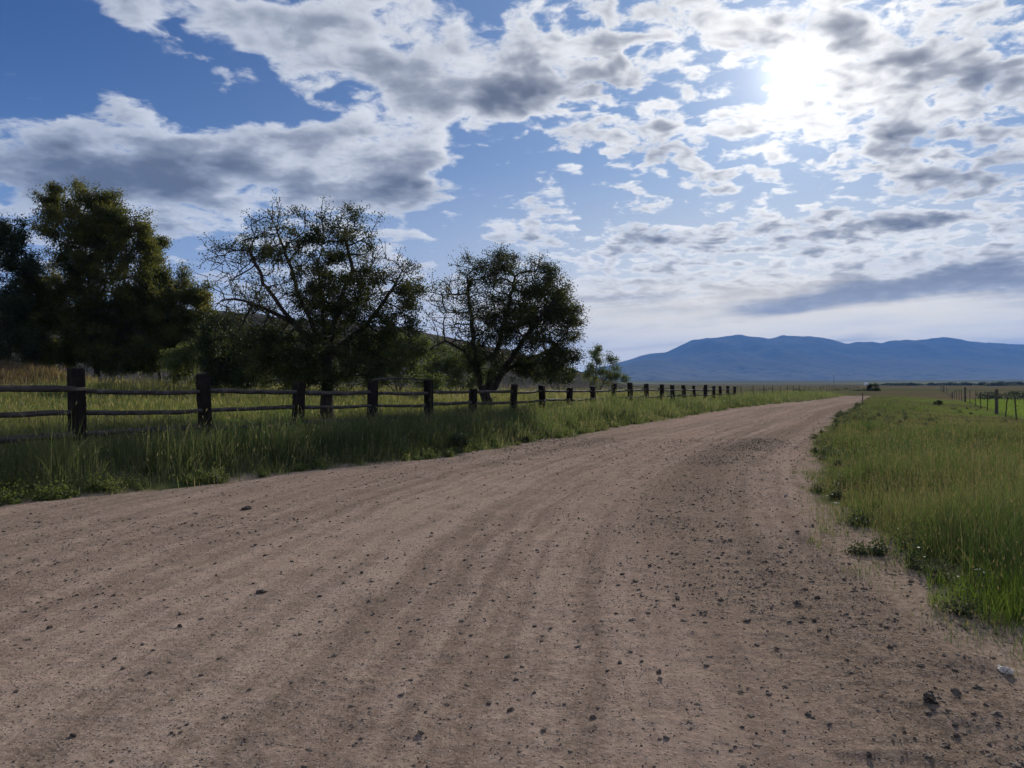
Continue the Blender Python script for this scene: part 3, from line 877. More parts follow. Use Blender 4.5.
# the broad half-bare orchard tree
Y2 = 21.5
def bare2(p):
    x, y = px_of(p)
    w = 0.7 + 0.25 * sstep(300, 345, x)
    w = w + 0.35 * sstep(325, 360, y) * (x > 250) * (x < 350)
    w = np.where((x < 292) & (y < 325), 0.22, w)
    w = w + 1.2 * np.exp(-(((x - 255) / 22) ** 2 + ((y - 250) / 9) ** 2))
    w = np.where((x < 250) & (y > 262) & (y < 330), 0.10, w)
    return np.clip(w, 0.03, 3)
tree('orchard_tree', 'broad old orchard tree with bare twigs on its left side, behind the fence', 'tree', ((327 - 512) / F * Y2, Y2),
     [(315, 320, Y2, 75, 50, 1.7, 1.0), (378, 296, Y2, 40, 46, 1.3, 0.8), (338, 242, Y2, 44, 32, 1.1, 1.0), (276, 246, Y2, 36, 36, 1.0, 0.8),
      (243, 300, Y2, 38, 52, 1.0, 0.7), (312, 366, Y2, 74, 24, 1.5, 0.9), (392, 335, Y2, 28, 30, 1.0, 0.6), (232, 250, Y2, 22, 14, 0.6, 1.0)],
     41, MAT['leaf_apple'], MAT['bark'], dens=34, step=0.19, kill=0.30, n_leaf=98000, leaf=0.054, trunk_h=1.3, stems=1, spread=0.1, twigs=3, twig_len=0.5, clump=0.10,
     limbs=[(Y2, [(324, 352), (303, 305, .2), (288, 262, .1), (275, 224, .1)]), (Y2, [(330, 350), (338, 305, -.2), (352, 270, -.2), (345, 232, -.1)]),
            (Y2, [(332, 354), (362, 330, .2), (385, 302, .1), (402, 272, .1)]), (Y2, [(320, 350), (292, 322, -.2), (268, 290, -.2), (250, 252, -.1)]), (Y2, [(296, 325), (262, 308, -.4), (236, 300, -.4)]), (Y2, [(326, 352), (322, 310, .4), (318, 262, .3)])],
     bare=bare2, maxr=0.36, tip=0.0075, expo=2.15, flare=1.5)

Y3 = 28.0
def bare3(p):
    x, y = px_of(p)
    w = 0.62 + 0.25 * sstep(470, 530, x) + 0.3 * sstep(330, 365, y)
    w = np.where((x < 460) & (y < 350), 0.12, w)
    return w
tree('orchard_tree', 'spreading multi-stemmed orchard tree, right of the broad half-bare one', 'tree', ((487 - 512) / F * Y3, Y3),
     [(510, 310, Y3, 66, 54, 1.9, 1.0), (545, 326, Y3, 36, 46, 1.5, 1.0), (460, 312, Y3, 38, 44, 1.3, 0.8), (512, 283, Y3, 50, 22, 1.3, 1.0), (546, 300, Y3, 26, 26, 1.0, 1.0),
      (526, 364, Y3, 56, 18, 1.6, 1.0), (445, 335, Y3, 20, 22, 0.9, 0.6), (470, 275, Y3, 28, 18, 0.8, 0.7)],
     52, MAT['leaf_apple'], MAT['bark'], dens=26, step=0.21, kill=0.33, n_leaf=92000, leaf=0.058, trunk_h=0.5, stems=1, spread=0.1, twigs=3, twig_len=0.5, clump=0.12,
     limbs=[(Y3, [(481, 386), (475, 350), (470, 312, .1), (467, 276, .1)]), (Y3, [(494, 388), (508, 364, -.1), (525, 338, -.2), (546, 310, -.2), (560, 294, -.1)]),
            (Y3, [(488, 385), (499, 344, .3), (508, 308, .2), (515, 278, .1)]), (Y3, [(480, 380), (464, 352, -.2), (446, 341, -.2), (430, 350, -.1)]), (Y3, [(492, 380), (520, 362, .4), (552, 350, .3)])],
     bare=bare3, maxr=0.30, tip=0.0085, expo=2.2, flare=1.5)

# tall poplars on the left
Yp = 46.0
tree('poplar_tree', 'tallest olive green poplar with a ragged pointed top, behind the left fence', 'tree', ((95 - 512) / F * Yp, Yp),
     [(60, 208, Yp, 11, 22, 0.7, 1.0), (78, 199, Yp, 9, 17, 0.6, 1.0), (98, 206, Yp, 11, 20, 0.7, 1.0), (118, 218, Yp + .5, 11, 20, 0.7, 1.0), (135, 232, Yp, 9, 20, 0.7, 1.0), (47, 228, Yp, 9, 16, 0.6, 1.0),
      (88, 245, Yp, 36, 28, 1.6, 1.0), (122, 265, Yp, 28, 34, 1.6, 1.0), (98, 300, Yp, 46, 48, 2.4, 1.0), (58, 310, Yp, 28, 44, 1.8, 1.0), (105, 345, Yp, 50, 30, 2.4, 1.0), (78, 262, Yp, 22, 28, 1.4, 0.8), (135, 300, Yp + 1, 28, 50, 2.0, 1.0), (40, 340, Yp, 22, 30, 1.6, 1.0), (98, 232, Yp, 40, 26, 1.5, 1.2), (52, 214, Yp, 13, 20, 0.8, 1.2), (140, 248, Yp, 12, 26, 0.9, 1.2), (90, 203, Yp, 26, 14, 0.9, 1.2)],
     63, MAT['leaf_poplar'], MAT['bark_pale'], dens=7, step=0.36, kill=0.6, infl=5, n_leaf=260000, leaf=0.108, trunk_h=2.0, spread=0.2, limbs=[(Yp, [(93, 330), (88, 270, .1), (82, 225), (77, 192)]), (Yp, [(94, 335), (106, 280, -.3), (104, 235), (98, 194)]), (Yp, [(92, 340), (70, 290, .3), (58, 240), (58, 196)]), (Yp, [(95, 338), (122, 290, .3), (132, 250), (136, 218)])], twigs=3, twig_len=0.8, clump=0.22, vst=0.8, wf=0.40, up=0.35, maxr=0.32, tip=0.011)
tree('poplar_tree', 'rounded poplar with a narrow spire, right of the tallest poplar', 'tree', ((158 - 512) / F * (Yp + 3), Yp + 3),
     [(152, 256, Yp + 3, 6, 20, 0.5, 1.2), (163, 268, Yp + 3, 6, 14, 0.5, 1.0), (178, 283, Yp + 3, 9, 18, 0.7, 1.0), (192, 300, Yp + 3, 8, 18, 0.7, 1.0), (160, 318, Yp + 3, 34, 36, 2.0, 1.0), (180, 340, Yp + 3, 26, 34, 2.0, 1.0), (145, 345, Yp + 3, 30, 32, 2.0, 1.0), (188, 305, Yp + 3, 16, 26, 1.2, 1.2), (200, 330, Yp + 3, 10, 30, 1.0, 1.2)],
     64, MAT['leaf_poplar'], MAT['bark_pale'], dens=7, step=0.36, kill=0.6, infl=5, n_leaf=165000, leaf=0.108, trunk_h=1.2, spread=0.2, twigs=3, twig_len=0.8, clump=0.22, vst=0.8, wf=0.40, up=0.35, maxr=0.28, tip=0.011)
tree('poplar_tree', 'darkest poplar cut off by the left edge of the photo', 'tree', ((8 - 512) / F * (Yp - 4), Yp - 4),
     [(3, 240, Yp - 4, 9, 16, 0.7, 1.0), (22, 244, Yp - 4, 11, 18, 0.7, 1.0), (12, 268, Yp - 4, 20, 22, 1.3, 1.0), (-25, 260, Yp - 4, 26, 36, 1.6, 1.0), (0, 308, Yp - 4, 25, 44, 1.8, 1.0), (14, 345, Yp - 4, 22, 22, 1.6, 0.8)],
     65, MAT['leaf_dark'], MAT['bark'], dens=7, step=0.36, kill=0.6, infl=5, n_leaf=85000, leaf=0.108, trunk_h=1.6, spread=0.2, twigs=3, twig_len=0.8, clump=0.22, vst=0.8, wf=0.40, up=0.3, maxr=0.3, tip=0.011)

# bushes filling the gaps between the trees
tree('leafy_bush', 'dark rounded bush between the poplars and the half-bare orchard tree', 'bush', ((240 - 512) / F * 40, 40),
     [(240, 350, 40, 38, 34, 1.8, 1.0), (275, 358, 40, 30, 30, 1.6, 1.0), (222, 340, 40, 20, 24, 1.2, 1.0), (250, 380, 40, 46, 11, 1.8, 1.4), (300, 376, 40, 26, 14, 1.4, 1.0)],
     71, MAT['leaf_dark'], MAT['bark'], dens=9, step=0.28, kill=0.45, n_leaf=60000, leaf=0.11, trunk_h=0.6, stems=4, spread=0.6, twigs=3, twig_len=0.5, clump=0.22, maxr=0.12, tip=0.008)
tree('leafy_bush', 'light green willow bush seen between the two orchard trees', 'bush', ((398 - 512) / F * 44, 44),
     [(385, 362, 44, 30, 22, 1.6, 1.0), (412, 356, 44, 22, 24, 1.4, 1.0), (365, 372, 44, 25, 15, 1.4, 1.0), (395, 382, 44, 46, 8, 1.6, 1.6)],
     72, MAT['leaf_light'], MAT['bark_pale'], dens=9, step=0.28, kill=0.45, n_leaf=34000, leaf=0.11, trunk_h=0.5, stems=4, spread=0.6, twigs=3, twig_len=0.6, clump=0.2, maxr=0.08, tip=0.008)
tree('leafy_bush', 'light green bush behind the trunk of the multi-stemmed orchard tree', 'bush', ((455 - 512) / F * 50, 50),
     [(455, 365, 50, 26, 18, 1.5, 1.0), (435, 370, 50, 16, 14, 1.2, 1.0), (450, 383, 50, 36, 7, 1.6, 1.6), (480, 378, 50, 14, 8, 1.2, 1.0)],
     73, MAT['leaf_light'], MAT['bark_pale'], dens=9, step=0.28, kill=0.45, n_leaf=24000, leaf=0.11, trunk_h=0.4, stems=4, spread=0.6, twigs=3, twig_len=0.6, clump=0.2, maxr=0.08, tip=0.008)
tree('leafy_bush', 'olive bush at the foot of the rounded poplar', 'bush', ((200 - 512) / F * 43, 43),
     [(200, 362, 43, 20, 18, 1.2, 1.0), (178, 368, 43, 18, 12, 1.1, 1.0)],
     74, MAT['leaf_light'], MAT['bark_pale'], dens=9, step=0.28, kill=0.45, n_leaf=14000, leaf=0.12, trunk_h=0.4, stems=3, spread=0.6, twigs=3, twig_len=0.5, clump=0.2, maxr=0.08, tip=0.008)
Ys = 78.0
tree('poplar_tree', 'small pale green poplar at the right end of the tree row', 'tree', ((598 - 512) / F * Ys, Ys),
     [(597, 360, Ys, 6, 12, 0.7, 1.0), (610, 364, Ys, 5, 11, 0.7, 1.0), (592, 374, Ys, 9, 11, 1.0, 1.0), (605, 376, Ys, 12, 11, 1.2, 1.0), (619, 379, Ys, 6, 8, 0.8, 1.0)],
     75, MAT['leaf_light'], MAT['bark_pale'], dens=14, step=0.3, kill=0.42, n_leaf=9000, leaf=0.13, trunk_h=0.6, stems=3, spread=0.4, twigs=3, twig_len=0.5, clump=0.2, maxr=0.1, tip=0.012, up=0.3)
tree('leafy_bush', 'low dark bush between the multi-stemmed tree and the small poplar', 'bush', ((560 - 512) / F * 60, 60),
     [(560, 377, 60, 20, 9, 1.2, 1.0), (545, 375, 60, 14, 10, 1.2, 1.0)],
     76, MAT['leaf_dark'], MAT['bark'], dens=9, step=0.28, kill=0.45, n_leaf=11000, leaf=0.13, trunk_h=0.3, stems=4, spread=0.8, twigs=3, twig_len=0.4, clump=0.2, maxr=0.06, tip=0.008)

def shrub(label, px, py, Y, rp, rq, seed, mat='leaf_sage', n=2600, leaf=0.035, name='verge_shrub'):
    c = at(px, py, Y)
    tree(name, label, 'shrub', (c[0], c[1]), [(px, py, Y, rp, rq, rp / F * Y, 1.0)], seed, MAT[mat], MAT['bark'], dens=max(30, 60 / (rp / F * Y) ** 3 * 0.3),
         step=max(0.05, rp / F * Y * 0.2), kill=max(0.08, rp / F * Y * 0.25), infl=2, n_leaf=n, leaf=leaf, trunk_h=max(0.08, rq / F * Y * 0.4), stems=4, spread=0.7, twigs=2,
         twig_len=rp / F * Y * 0.35, clump=rp / F * Y * 0.12, maxr=0.02, tip=0.003, flare=1.0)
shrub('dark sagebrush beside the road below the fourth near fence post', 458, 446, 17.6, 11, 11, 81)
shrub('dark round shrub in the verge grass, left of the small low shrub', 505, 437, 21.5, 11, 9, 82)
shrub('small low shrub at the road edge below the multi-stemmed tree', 523, 443, 20.5, 8, 6, 83)
shrub('dark round bush standing alone where the road disappears', 873, 389.5, 150, 5.5, 4.6, 84, 'leaf_dark', 7000, 0.16, 'round_bush')
shrub('low dark sagebrush on the left verge, beyond the last timber post', 773, 399, 76, 6, 3, 85, 'leaf_sage', 1600, 0.07)
shrub('smaller sagebrush between the last timber post and the low dark one', 752, 400, 72, 4, 2.4, 86, 'leaf_sage', 1200, 0.07)
shrub('dark low bush in the right meadow close to the wire fence', 938, 404, 62, 4, 3, 87, 'leaf_sage', 1400, 0.07)

# ------------------------------------------------------------------ timber fence
TOPS = [369, 374.5, 382.5, 381, 381, 389.5, 385, 386, 388.5, 386.5, 383.5, 383, 384.3, 385, 385.3, 385.7, 386, 385.3, 386.3, 386.7, 386.3, 387]
def build_fence():
    g = np.random.default_rng(77)
    D = np.array([1.239, 2.40]); A0 = np.array([-7.44, 13.0])
    base0 = np.array([A0[0], A0[1], float(height(A0[:1], A0[1:])[0])])
    root = thing('timber_fence', 'dark post and rail fence of thick square timbers and weathered poles', 'fence', base0)
    pos = []; tops = []
    for k in range(-2, 22):
        p = A0 + D * k + g.normal(0, 0.03, 2)
        zt = CAM_H + (384.5 - TOPS[k]) / F * p[1] if k >= 0 else 1.88 + 0.04 * k
        gz = float(height(p[:1], p[1:])[0])
        pos.append((p, gz, zt)); 
    for (p, gz, zt) in pos:
        G = Geo()
        w = 0.116 * g.uniform(0.9, 1.08); dpt = 0.105 * g.uniform(0.9, 1.1)
        a = math.atan2(D[1], D[0]) + g.normal(0, 0.06)
        H = zt - gz + 0.15; n = 9; rings = []
        tilt = g.normal(0, 0.042, 2)
        corner = np.array([(-1, -0.8), (-0.8, -1), (0.8, -1), (1, -0.8), (1, 0.8), (0.8, 1), (-0.8, 1), (-1, 0.8)])
        for i in range(n):
            t = i / (n - 1)
            s = 1.0 if i < n - 1 else 0.90
            c = corner * np.array([w, dpt]) * s * (1 + g.normal(0, 0.018, (8, 1)))
            xy = c @ np.array([[math.cos(a), math.sin(a)], [-math.sin(a), math.cos(a)]])
            zz = -0.15 + H * (t if i < n - 1 else 1.0) - (0.02 if i == n - 2 else 0)
            if i == n - 2: zz = -0.15 + H - 0.025
            top = g.normal(0, 0.012, 8) if i >= n - 2 else 0
            rings.append(np.concatenate([xy + tilt * (zz), np.full((8, 1), zz) + np.reshape(top, (-1, 1)) if i >= n - 2 else np.full((8, 1), zz)], 1))
        v = np.concatenate(rings); q = []
        for i in range(n - 1):
            for j in range(8): q.append((i * 8 + j, i * 8 + (j + 1) % 8, i * 8 + 8 + (j + 1) % 8, i * 8 + 8 + j))
        v = np.concatenate([v, [[tilt[0] * (H - .15), tilt[1] * (H - .15), H - 0.15 + 0.004]]])
        t = [(len(v) - 1, (n - 1) * 8 + j, (n - 1) * 8 + (j + 1) % 8) for j in range(8)]
        G.add(v, q, t)
        o = G.build('post', MAT['post'], root); o.location = Vector((p[0], p[1], gz)) - root.location
    # one loose crooked pole laid over the top between two posts
    (p, _, _), (p2, _, _) = pos[5], pos[6]
    tt = np.linspace(0, 1, 10); za, zb = at(378, 380.5, p[1])[2], at(431, 379.5, p2[1])[2]
    org = np.array([p[0], p[1], za]); ln = np.linalg.norm(p2 - p)
    G = Geo(); G.tube(np.stack([ln * (tt * 1.02), 0.03 * np.sin(tt * 5), (zb - za) * tt + 0.035 * np.sin(tt * 4.2) + 0.0], 1), 0.026 + 0.008 * np.cos(tt * 3), 8)
    o = G.build('rail', MAT['rail'], root, smooth=True); o.location = Vector(org) - root.location; o.rotation_euler = (0, 0, math.atan2(p2[1] - p[1], p2[0] - p[0]))
    # three poles in every bay
    for i in range(len(pos) - 1):
        (p, gz, zt), (p2, gz2, zt2) = pos[i], pos[i + 1]
        gr0, gr1 = (float(np.interp(q_[1], [8, 13, 22.6, 63], [1.54, 1.50, 1.36, 1.17])) for q_ in (p, p2))
        for lv in range(3):
            z0 = gr0 - lv * 0.37 + g.normal(0, 0.02); z1 = gr1 - lv * 0.37 + g.normal(0, 0.02)
            n = 12; tt = np.linspace(0, 1, n)
            face = np.array([D[1], -D[0]]) / np.linalg.norm(D) * (0.03 * (1 if (i + lv) % 2 else -1))
            sag = -g.uniform(0.0, 0.04) * 4 * tt * (1 - tt); bow = g.normal(0, 0.02) * 4 * tt * (1 - tt)
            nrm = np.array([D[1], -D[0]]) / np.linalg.norm(D)
            ext = 0.03
            a = p - (p2 - p) * ext; b = p2 + (p2 - p) * ext
            pts = np.stack([a[0] + (b[0] - a[0]) * tt + nrm[0] * bow + face[0], a[1] + (b[1] - a[1]) * tt + nrm[1] * bow + face[1], z0 + (z1 - z0) * tt + sag + g.normal(0, 0.004, n)], 1)
            r0 = g.uniform(0.042, 0.058); r1 = r0 * g.uniform(0.75, 0.95)
            if (i % 2): r0, r1 = r1, r0
            rr = [np.full(8, r0 + (r1 - r0) * t_) * (1 + g.normal(0, 0.06, 8)) for t_ in tt]
            G = Geo(); org = pts[0].copy()
            ang = math.atan2(b[1] - a[1], b[0] - a[0]); ca, sa = math.cos(-ang), math.sin(-ang)
            loc = pts - org; loc = np.stack([loc[:, 0] * ca - loc[:, 1] * sa, loc[:, 0] * sa + loc[:, 1] * ca, loc[:, 2]], 1)
            G.tube(loc, rr, 8)
            o = G.build('rail', MAT['rail'], root, smooth=True)
            o.location = Vector(org) - root.location; o.rotation_euler = (0, 0, ang)
build_fence()

# ------------------------------------------------------------------ wire fences
def wire_fence(label, pts, heavy, g, htop=1.2, nw=4, steel_h=1.25, wire_r=0.004):
    p0 = pts[0]; z0 = float(height(p0[:1], p0[1:])[0])
    root = thing('wire_fence', label, 'fence', (p0[0], p0[1], z0))
    zs = []
    for i, p in enumerate(pts):
        gz = float(height(p[:1], p[1:])[0]); zs.append(gz)
        G = Geo()
        if heavy(i):
            H = steel_h + 0.28; r = 0.095
            G.tube([(0, 0, -0.1), (0.01, 0, H * 0.4), (0.0, 0.01, H * 0.8), (0.012, 0, H - 0.02), (0.012, 0, H)], [r * 1.05, r, r * 0.97, r * 0.95, r * 0.8], 10)
            o = G.build('wooden_post', MAT['stake'], root, smooth=False)
        else:
            # a steel T post: flange, web and anchor studs
            H = steel_h * g.uniform(0.95, 1.05)
            G.box((0, 0, H / 2 - 0.05), (0.030, 0.006, H / 2 + 0.05)); G.box((0, 0.024, H / 2 - 0.05), (0.006, 0.0175, H / 2 + 0.047))
            for s in range(6): G.box((0, -0.011, 0.25 + s * 0.17), (0.012, 0.0048, 0.012))
            o = G.build('steel_post', MAT['steel'], root)
            o.rotation_euler = (g.normal(0, 0.03), g.normal(0, 0.03), g.uniform(-0.4, 0.4))
        o.location = Vector((p[0], p[1], gz)) - root.location
    for w in range(nw):
        hh = htop * (w + 1) / nw
        G = Geo(); line = []
        for i in range(len(pts) - 1):
            for t in (0, 0.5):
                q = pts[i] * (1 - t) + pts[i + 1] * t
                line.append((q[0], q[1] - 0.03, (zs[i] * (1 - t) + zs[i + 1] * t) + hh - (0.02 if t else 0)))
        line.append((pts[-1][0], pts[-1][1] - 0.03, zs[-1] + hh))
        G.tube(np.array(line) - np.array(root.location), np.full(len(line), wire_r), 5)
        G.build('wire', MAT['wire'], root)
    return root
gg = np.random.default_rng(9)
ysr = [26.5, 31.5, 36.7, 41.4, 46.3, 52.4, 58, 63.5, 70.5, 78, 84, 90, 96, 102, 109, 116, 124, 132, 141, 150, 160, 170]
wire_fence('wire fence on steel and wooden posts along the green pasture on the right', [np.array([4.7 + 0.536 * y, y]) for y in ysr],
           lambda i: ysr[i] in (46.3, 78, 109, 150), gg, 1.15, 4)
ysl = [66 + 5.2 * i for i in range(32)]
wire_fence('thin wire fence continuing from the far end of the timber fence', [np.array([-7.44 + (y - 13.0) * (1.239 / 2.4), y]) for y in ysl],
           lambda i: False, gg, 1.1, 4, 1.15)

# ------------------------------------------------------------------ marker post by the road
c = at(862.5, 407, 62)
gz = float(height(np.array([c[0]]), np.array([c[1]]))[0])
G = Geo(); G.tube([(0, 0, -0.1), (0.005, 0, 0.4), (0.0, 0.0, 0.88), (0, 0, 0.92)], [0.042, 0.041, 0.040, 0.028], 10)
o = G.build('marker_post', m_plain('brown_stake', (0.085, 0.040, 0.028), (0.13, 0.065, 0.045), 10)); o.location = (c[0], c[1], gz)
tag(o, 'single short brown marker post at the right edge where the road narrows', 'post')

# ------------------------------------------------------------------ far away: white barn, utility pole, tree strips
def far_house(px, Y, w, d, h, label):
    x = (px - 512) / F * Y; gz = float(height(np.array([x]), np.array([Y]))[0])
    root = thing('farm_building', label, 'building', (x, Y, gz))
    G = Geo(); G.box((0, 0, h / 2 - 0.5), (w / 2, d / 2, h / 2 + 0.5))
    v = [(-w / 2, -d / 2, h), (-w / 2, d / 2, h), (-w / 2, 0, h + d * 0.3), (w / 2, -d / 2, h), (w / 2, d / 2, h), (w / 2, 0, h + d * 0.3)]
    G.add(v, None, [(0, 2, 1), (3, 4, 5)])
    G.build('wall', MAT['white'], root)
    G = Geo(); e = 0.5
    hh = h + d * 0.3 + 0.05; s = (d * 0.3) / (d / 2)
    for sg in (-1, 1):
        y1 = sg * (d / 2 + e); z1 = h - e * s + 0.05
        v = [(-w / 2 - e, 0, hh), (w / 2 + e, 0, hh), (w / 2 + e, y1, z1), (-w / 2 - e, y1, z1)]
        v = v + [(a, b, c_ + 0.15) for a, b, c_ in v]
        G.add(v, [(0, 1, 2, 3), (7, 6, 5, 4), (0, 4, 5, 1), (1, 5, 6, 2), (2, 6, 7, 3), (3, 7, 4, 0)])
    G.build('roof', MAT['white'], root)
    G = Geo(); G.box((w * 0.15, -d / 2 - 0.03, h * 0.42), (w * 0.12, 0.05, h * 0.42)); G.build('door', MAT['roof'], root)
    for k in (-0.3, -0.12):
        G = Geo(); G.box((w * k, -d / 2 - 0.03, h * 0.6), (w * 0.05, 0.05, h * 0.14)); G.build('window', MAT['glass'], root)
far_house(866, 900, 3.6, 3.4, 1.9, 'tiny white farm building far out on the valley floor')

def utility_pole(px, Y, label):
    x = (px - 512) / F * Y; gz = float(height(np.array([x]), np.array([Y]))[0])
    root = thing('utility_pole', label, 'pole', (x, Y, gz))
    G = Geo(); G.tube([(0, 0, -0.3), (0, 0, 4.5), (0, 0, 9.0)], [0.16, 0.14, 0.11], 8); G.build('pole_shaft', MAT['stake'], root)
    G = Geo(); G.box((0, -0.15, 8.4), (1.1, 0.05, 0.06)); G.build('crossarm', MAT['stake'], root)
    for k in (-0.95, 0.0, 0.95):
        G = Geo(); G.tube([(k, -0.15, 8.46), (k, -0.15, 8.62)], [0.05, 0.035], 6); G.build('insulator', MAT['roof'], root)
utility_pole(834, 620, 'lone utility pole on the far plain left of the white building')

def far_brush(name, label, spots, size, seed, mat, n):
    """low dark brush too far to count"""
    g = np.random.default_rng(seed)
    cs = []
    for (x, y, rx_, rz_) in spots:
        gz = float(height(np.array([x]), np.array([y]))[0])
        k = int(n * rx_ * rz_)
        q = g.normal(0, 1, (k, 3)); q /= np.linalg.norm(q, axis=1)[:, None]; q *= (g.random(k) ** 0.4)[:, None]
        q[:, 2] = np.abs(q[:, 2])
        cs.append(np.array([x, y, gz]) + q * np.array([rx_, rx_ * 0.6, rz_]))
    c = np.concatenate(cs)
    v, q, t = leaves(c, np.full(len(c), size), g, np.clip(g.normal(0.45, 0.25, len(c)), 0, 1))
    o = mesh_np(name, v, q, None, MAT[mat], attrs={'tint': t}); tag(o, label, 'brush', kind='stuff')
g = np.random.default_rng(33)
sp = []
for i in range(46):
    px = g.uniform(985, 1130); Y = g.uniform(108, 124); sp.append(((px - 512) / F * Y, Y, g.uniform(1.2, 2.6), g.uniform(0.5, 1.0)))
far_brush('brush', 'dark brush strip along the far edge of the green pasture', sp, 0.22, 1, 'leaf_sage', 260)
sp = []
for i in range(150):
    px = g.uniform(885, 1250); Y = g.uniform(640, 1100); k = sstep(880, 1000, px)
    sp.append(((px - 512) / F * Y, Y, g.uniform(4, 11), g.uniform(1.3, 2.6 + 1.6 * k)))
far_brush('treeline', 'dark line of distant trees below the mountains on the right', sp, 1.3, 2, 'leaf_dark', 26)
sp = []
for i in range(60):
    px = g.uniform(620, 870); Y = g.uniform(130, 420); sp.append(((px - 512) / F * Y, Y, g.uniform(0.5, 1.3), g.uniform(0.25, 0.5)))
far_brush('brush', 'scattered low sagebrush on the dry plain left of the road', sp, 0.2, 3, 'leaf_sage', 260)

def verge_weeds():
    g = np.random.default_rng(44)
    for (name, label, side, n, y0, y1, mat) in (('weeds', 'mixed broad leaved weeds among the grass of the right verge', 1, 420, 4.6, 60, 'leaf_sage'), ('weeds', 'mixed broad leaved weeds among the grass of the left verge', -1, 330, 8, 62, 'leaf_light')):
        V = []; Q = []; T = []; m = 0
        for i in range(n):
            y = y0 + (y1 - y0) * g.random() ** 1.7
            x = rx(y) + abs(g.normal(0.1, 3.5)) if side > 0 else lx(y) - abs(g.normal(0.1, 0.8))
            if abs(x) > y * 0.75 + 1: continue
            gz = float(height(np.array([x]), np.array([y]))[0])
            r_ = g.uniform(0.06, 0.20); hz = r_ * g.uniform(0.8, 1.7); k = int(260 * g.uniform(0.6, 1.4))
            q = g.normal(0, 1, (k, 3)); q /= np.linalg.norm(q, axis=1)[:, None]; q *= (g.random(k) ** 0.5)[:, None]; q[:, 2] = np.abs(q[:, 2])
            c = np.array([x, y, gz]) + q * np.array([r_, r_, hz]) * (1 + 0.3 * g.normal(0, 1, (k, 1)))
            c[:, 2] = np.maximum(c[:, 2], gz + 0.01)
            v, qq, t = leaves(c, np.full(k, g.uniform(0.022, 0.045)), g, np.clip(g.normal(g.uniform(0.2, 0.8), 0.15, k), 0, 1), drop=-0.6)
            V.append(v); Q.append(qq + m); T.append(t); m += len(v)
        o = mesh_np(name, np.concatenate(V), np.concatenate(Q), None, MAT[mat], attrs={'tint': np.concatenate(T)})
        tag(o, label, 'weeds', kind='stuff')
verge_weeds()

# ------------------------------------------------------------------ hill behind the trees and far mountains
def m_slope(name, c0, c1, c2, s, low=None):
    m, nt, b = newmat(name)
    co = objco(nt)
    n1 = noise(nt, co, s, 8, 0.62); n2 = noise(nt, co, s * 6, 6, 0.65)
    c = mixc(nt, n1.step(0.38, 0.62), c0, c1); c = mixc(nt, n2.step(0.45, 0.7) * 0.8, c, c2)
    if low:
        # grass and bare ground on the lower slopes, forest above
        _, _, z = sepxyz(nt, co)
        k = (1.0 - (z + (n2 - 0.5) * 260.0 + (n1 - 0.5) * 300.0).step(40.0, 330.0)) * n2.step(0.30, 0.60)
        c = mixc(nt, k * 0.85, c, low)
    setc(nt, b, c); b.inputs['Specular IOR Level'].default_value = 0.0; b.inputs['Roughness'].default_value = 1.0; return m

def build_hill():
    u = np.linspace(-1.6, 0.20, 260); Y = np.linspace(230, 620, 90)
    U, YY = np.meshgrid(u, Y)
    x = U * YY; y = YY
    px = 512 + U * F
    crest = np.interp(px, [-700, -200, 0, 120, 300, 430, 520, 585, 625, 670], [330, 296, 300, 308, 318, 330, 352, 372, 384, 388])
    prof = sstep(230, 430, YY) * (1 - 0.5 * sstep(440, 620, YY))
    z = (384.5 - crest) / F * 430 * prof * (0.86 + 0.28 * fbm(x * 0.012, y * 0.012, 5)) + (fbm(x * 0.05, y * 0.05, 4) - 0.5) * 3.5 * prof
    z = z + height(x, y) - 0.6 * (1 - prof)
    m, n = x.shape
    i = np.arange(m - 1)[:, None] * n; j = np.arange(n - 1)[None]
    q = np.stack([i + j, i + j + 1, i + n + j + 1, i + n + j], -1).reshape(-1, 4)
    o = mesh_np('hill', np.stack([x.ravel(), y.ravel(), z.ravel()], 1), q, None,
                m_slope('sage_slope', (0.050, 0.046, 0.034), (0.080, 0.066, 0.052), (0.028, 0.032, 0.021), 0.03), smooth=True)
    tag(o, kind='structure')
build_hill()

def ridge(name, dist, depth, prof_px, prof_y, mat, seed, gully, u0, u1, base=0.0):
    u = np.linspace(u0, u1, 520); w = np.linspace(0, 1, 110)
    U, W = np.meshgrid(u, w)
    Y = dist - depth * (1 - W) * 1.0
    back = W > 0.72
    x = U * dist * (Y / dist); y = Y
    px = 512 + U * F
    g0 = 3000.0
    crest = np.interp(px, prof_px, prof_y)
    H = np.maximum((384.5 - crest) / F * (dist - depth * 0.28) - 19.0, 4.0)
    t = W / 0.72
    shape = np.where(W < 0.72, np.clip(t, 0, 1) ** 1.25, 1 - 0.35 * (W - 0.72) / 0.28)
    n1 = fbm(x * gully + seed, y * gully * 0.55, 6, 0.52)
    rid = 1 - np.abs(2 * fbm(x * gully * 1.7 + seed, y * gully * 0.5 + 3, 5) - 1)
    dampen = np.clip(t, 0, 1) * np.clip(1 - np.clip((t - 0.55) / 0.45, 0, 2) ** 2, 0.36, 1)
    z = H * shape + H * dampen * ((n1 - 0.5) * 0.36 + (rid - 0.7) * 0.34)
    z = z + H * 0.050 * (fbm(x * gully * 8, y * gully * 8, 4) - 0.5)
    z = z + 21.0 - 26.0 * (1 - sstep(0, 0.10, W))
    m, n = x.shape
    i = np.arange(m - 1)[:, None] * n; j = np.arange(n - 1)[None]
    q = np.stack([i + j, i + j + 1, i + n + j + 1, i + n + j], -1).reshape(-1, 4)
    o = mesh_np(name, np.stack([x.ravel(), y.ravel(), z.ravel()], 1), q, None, mat, smooth=True)
    tag(o, kind='structure')
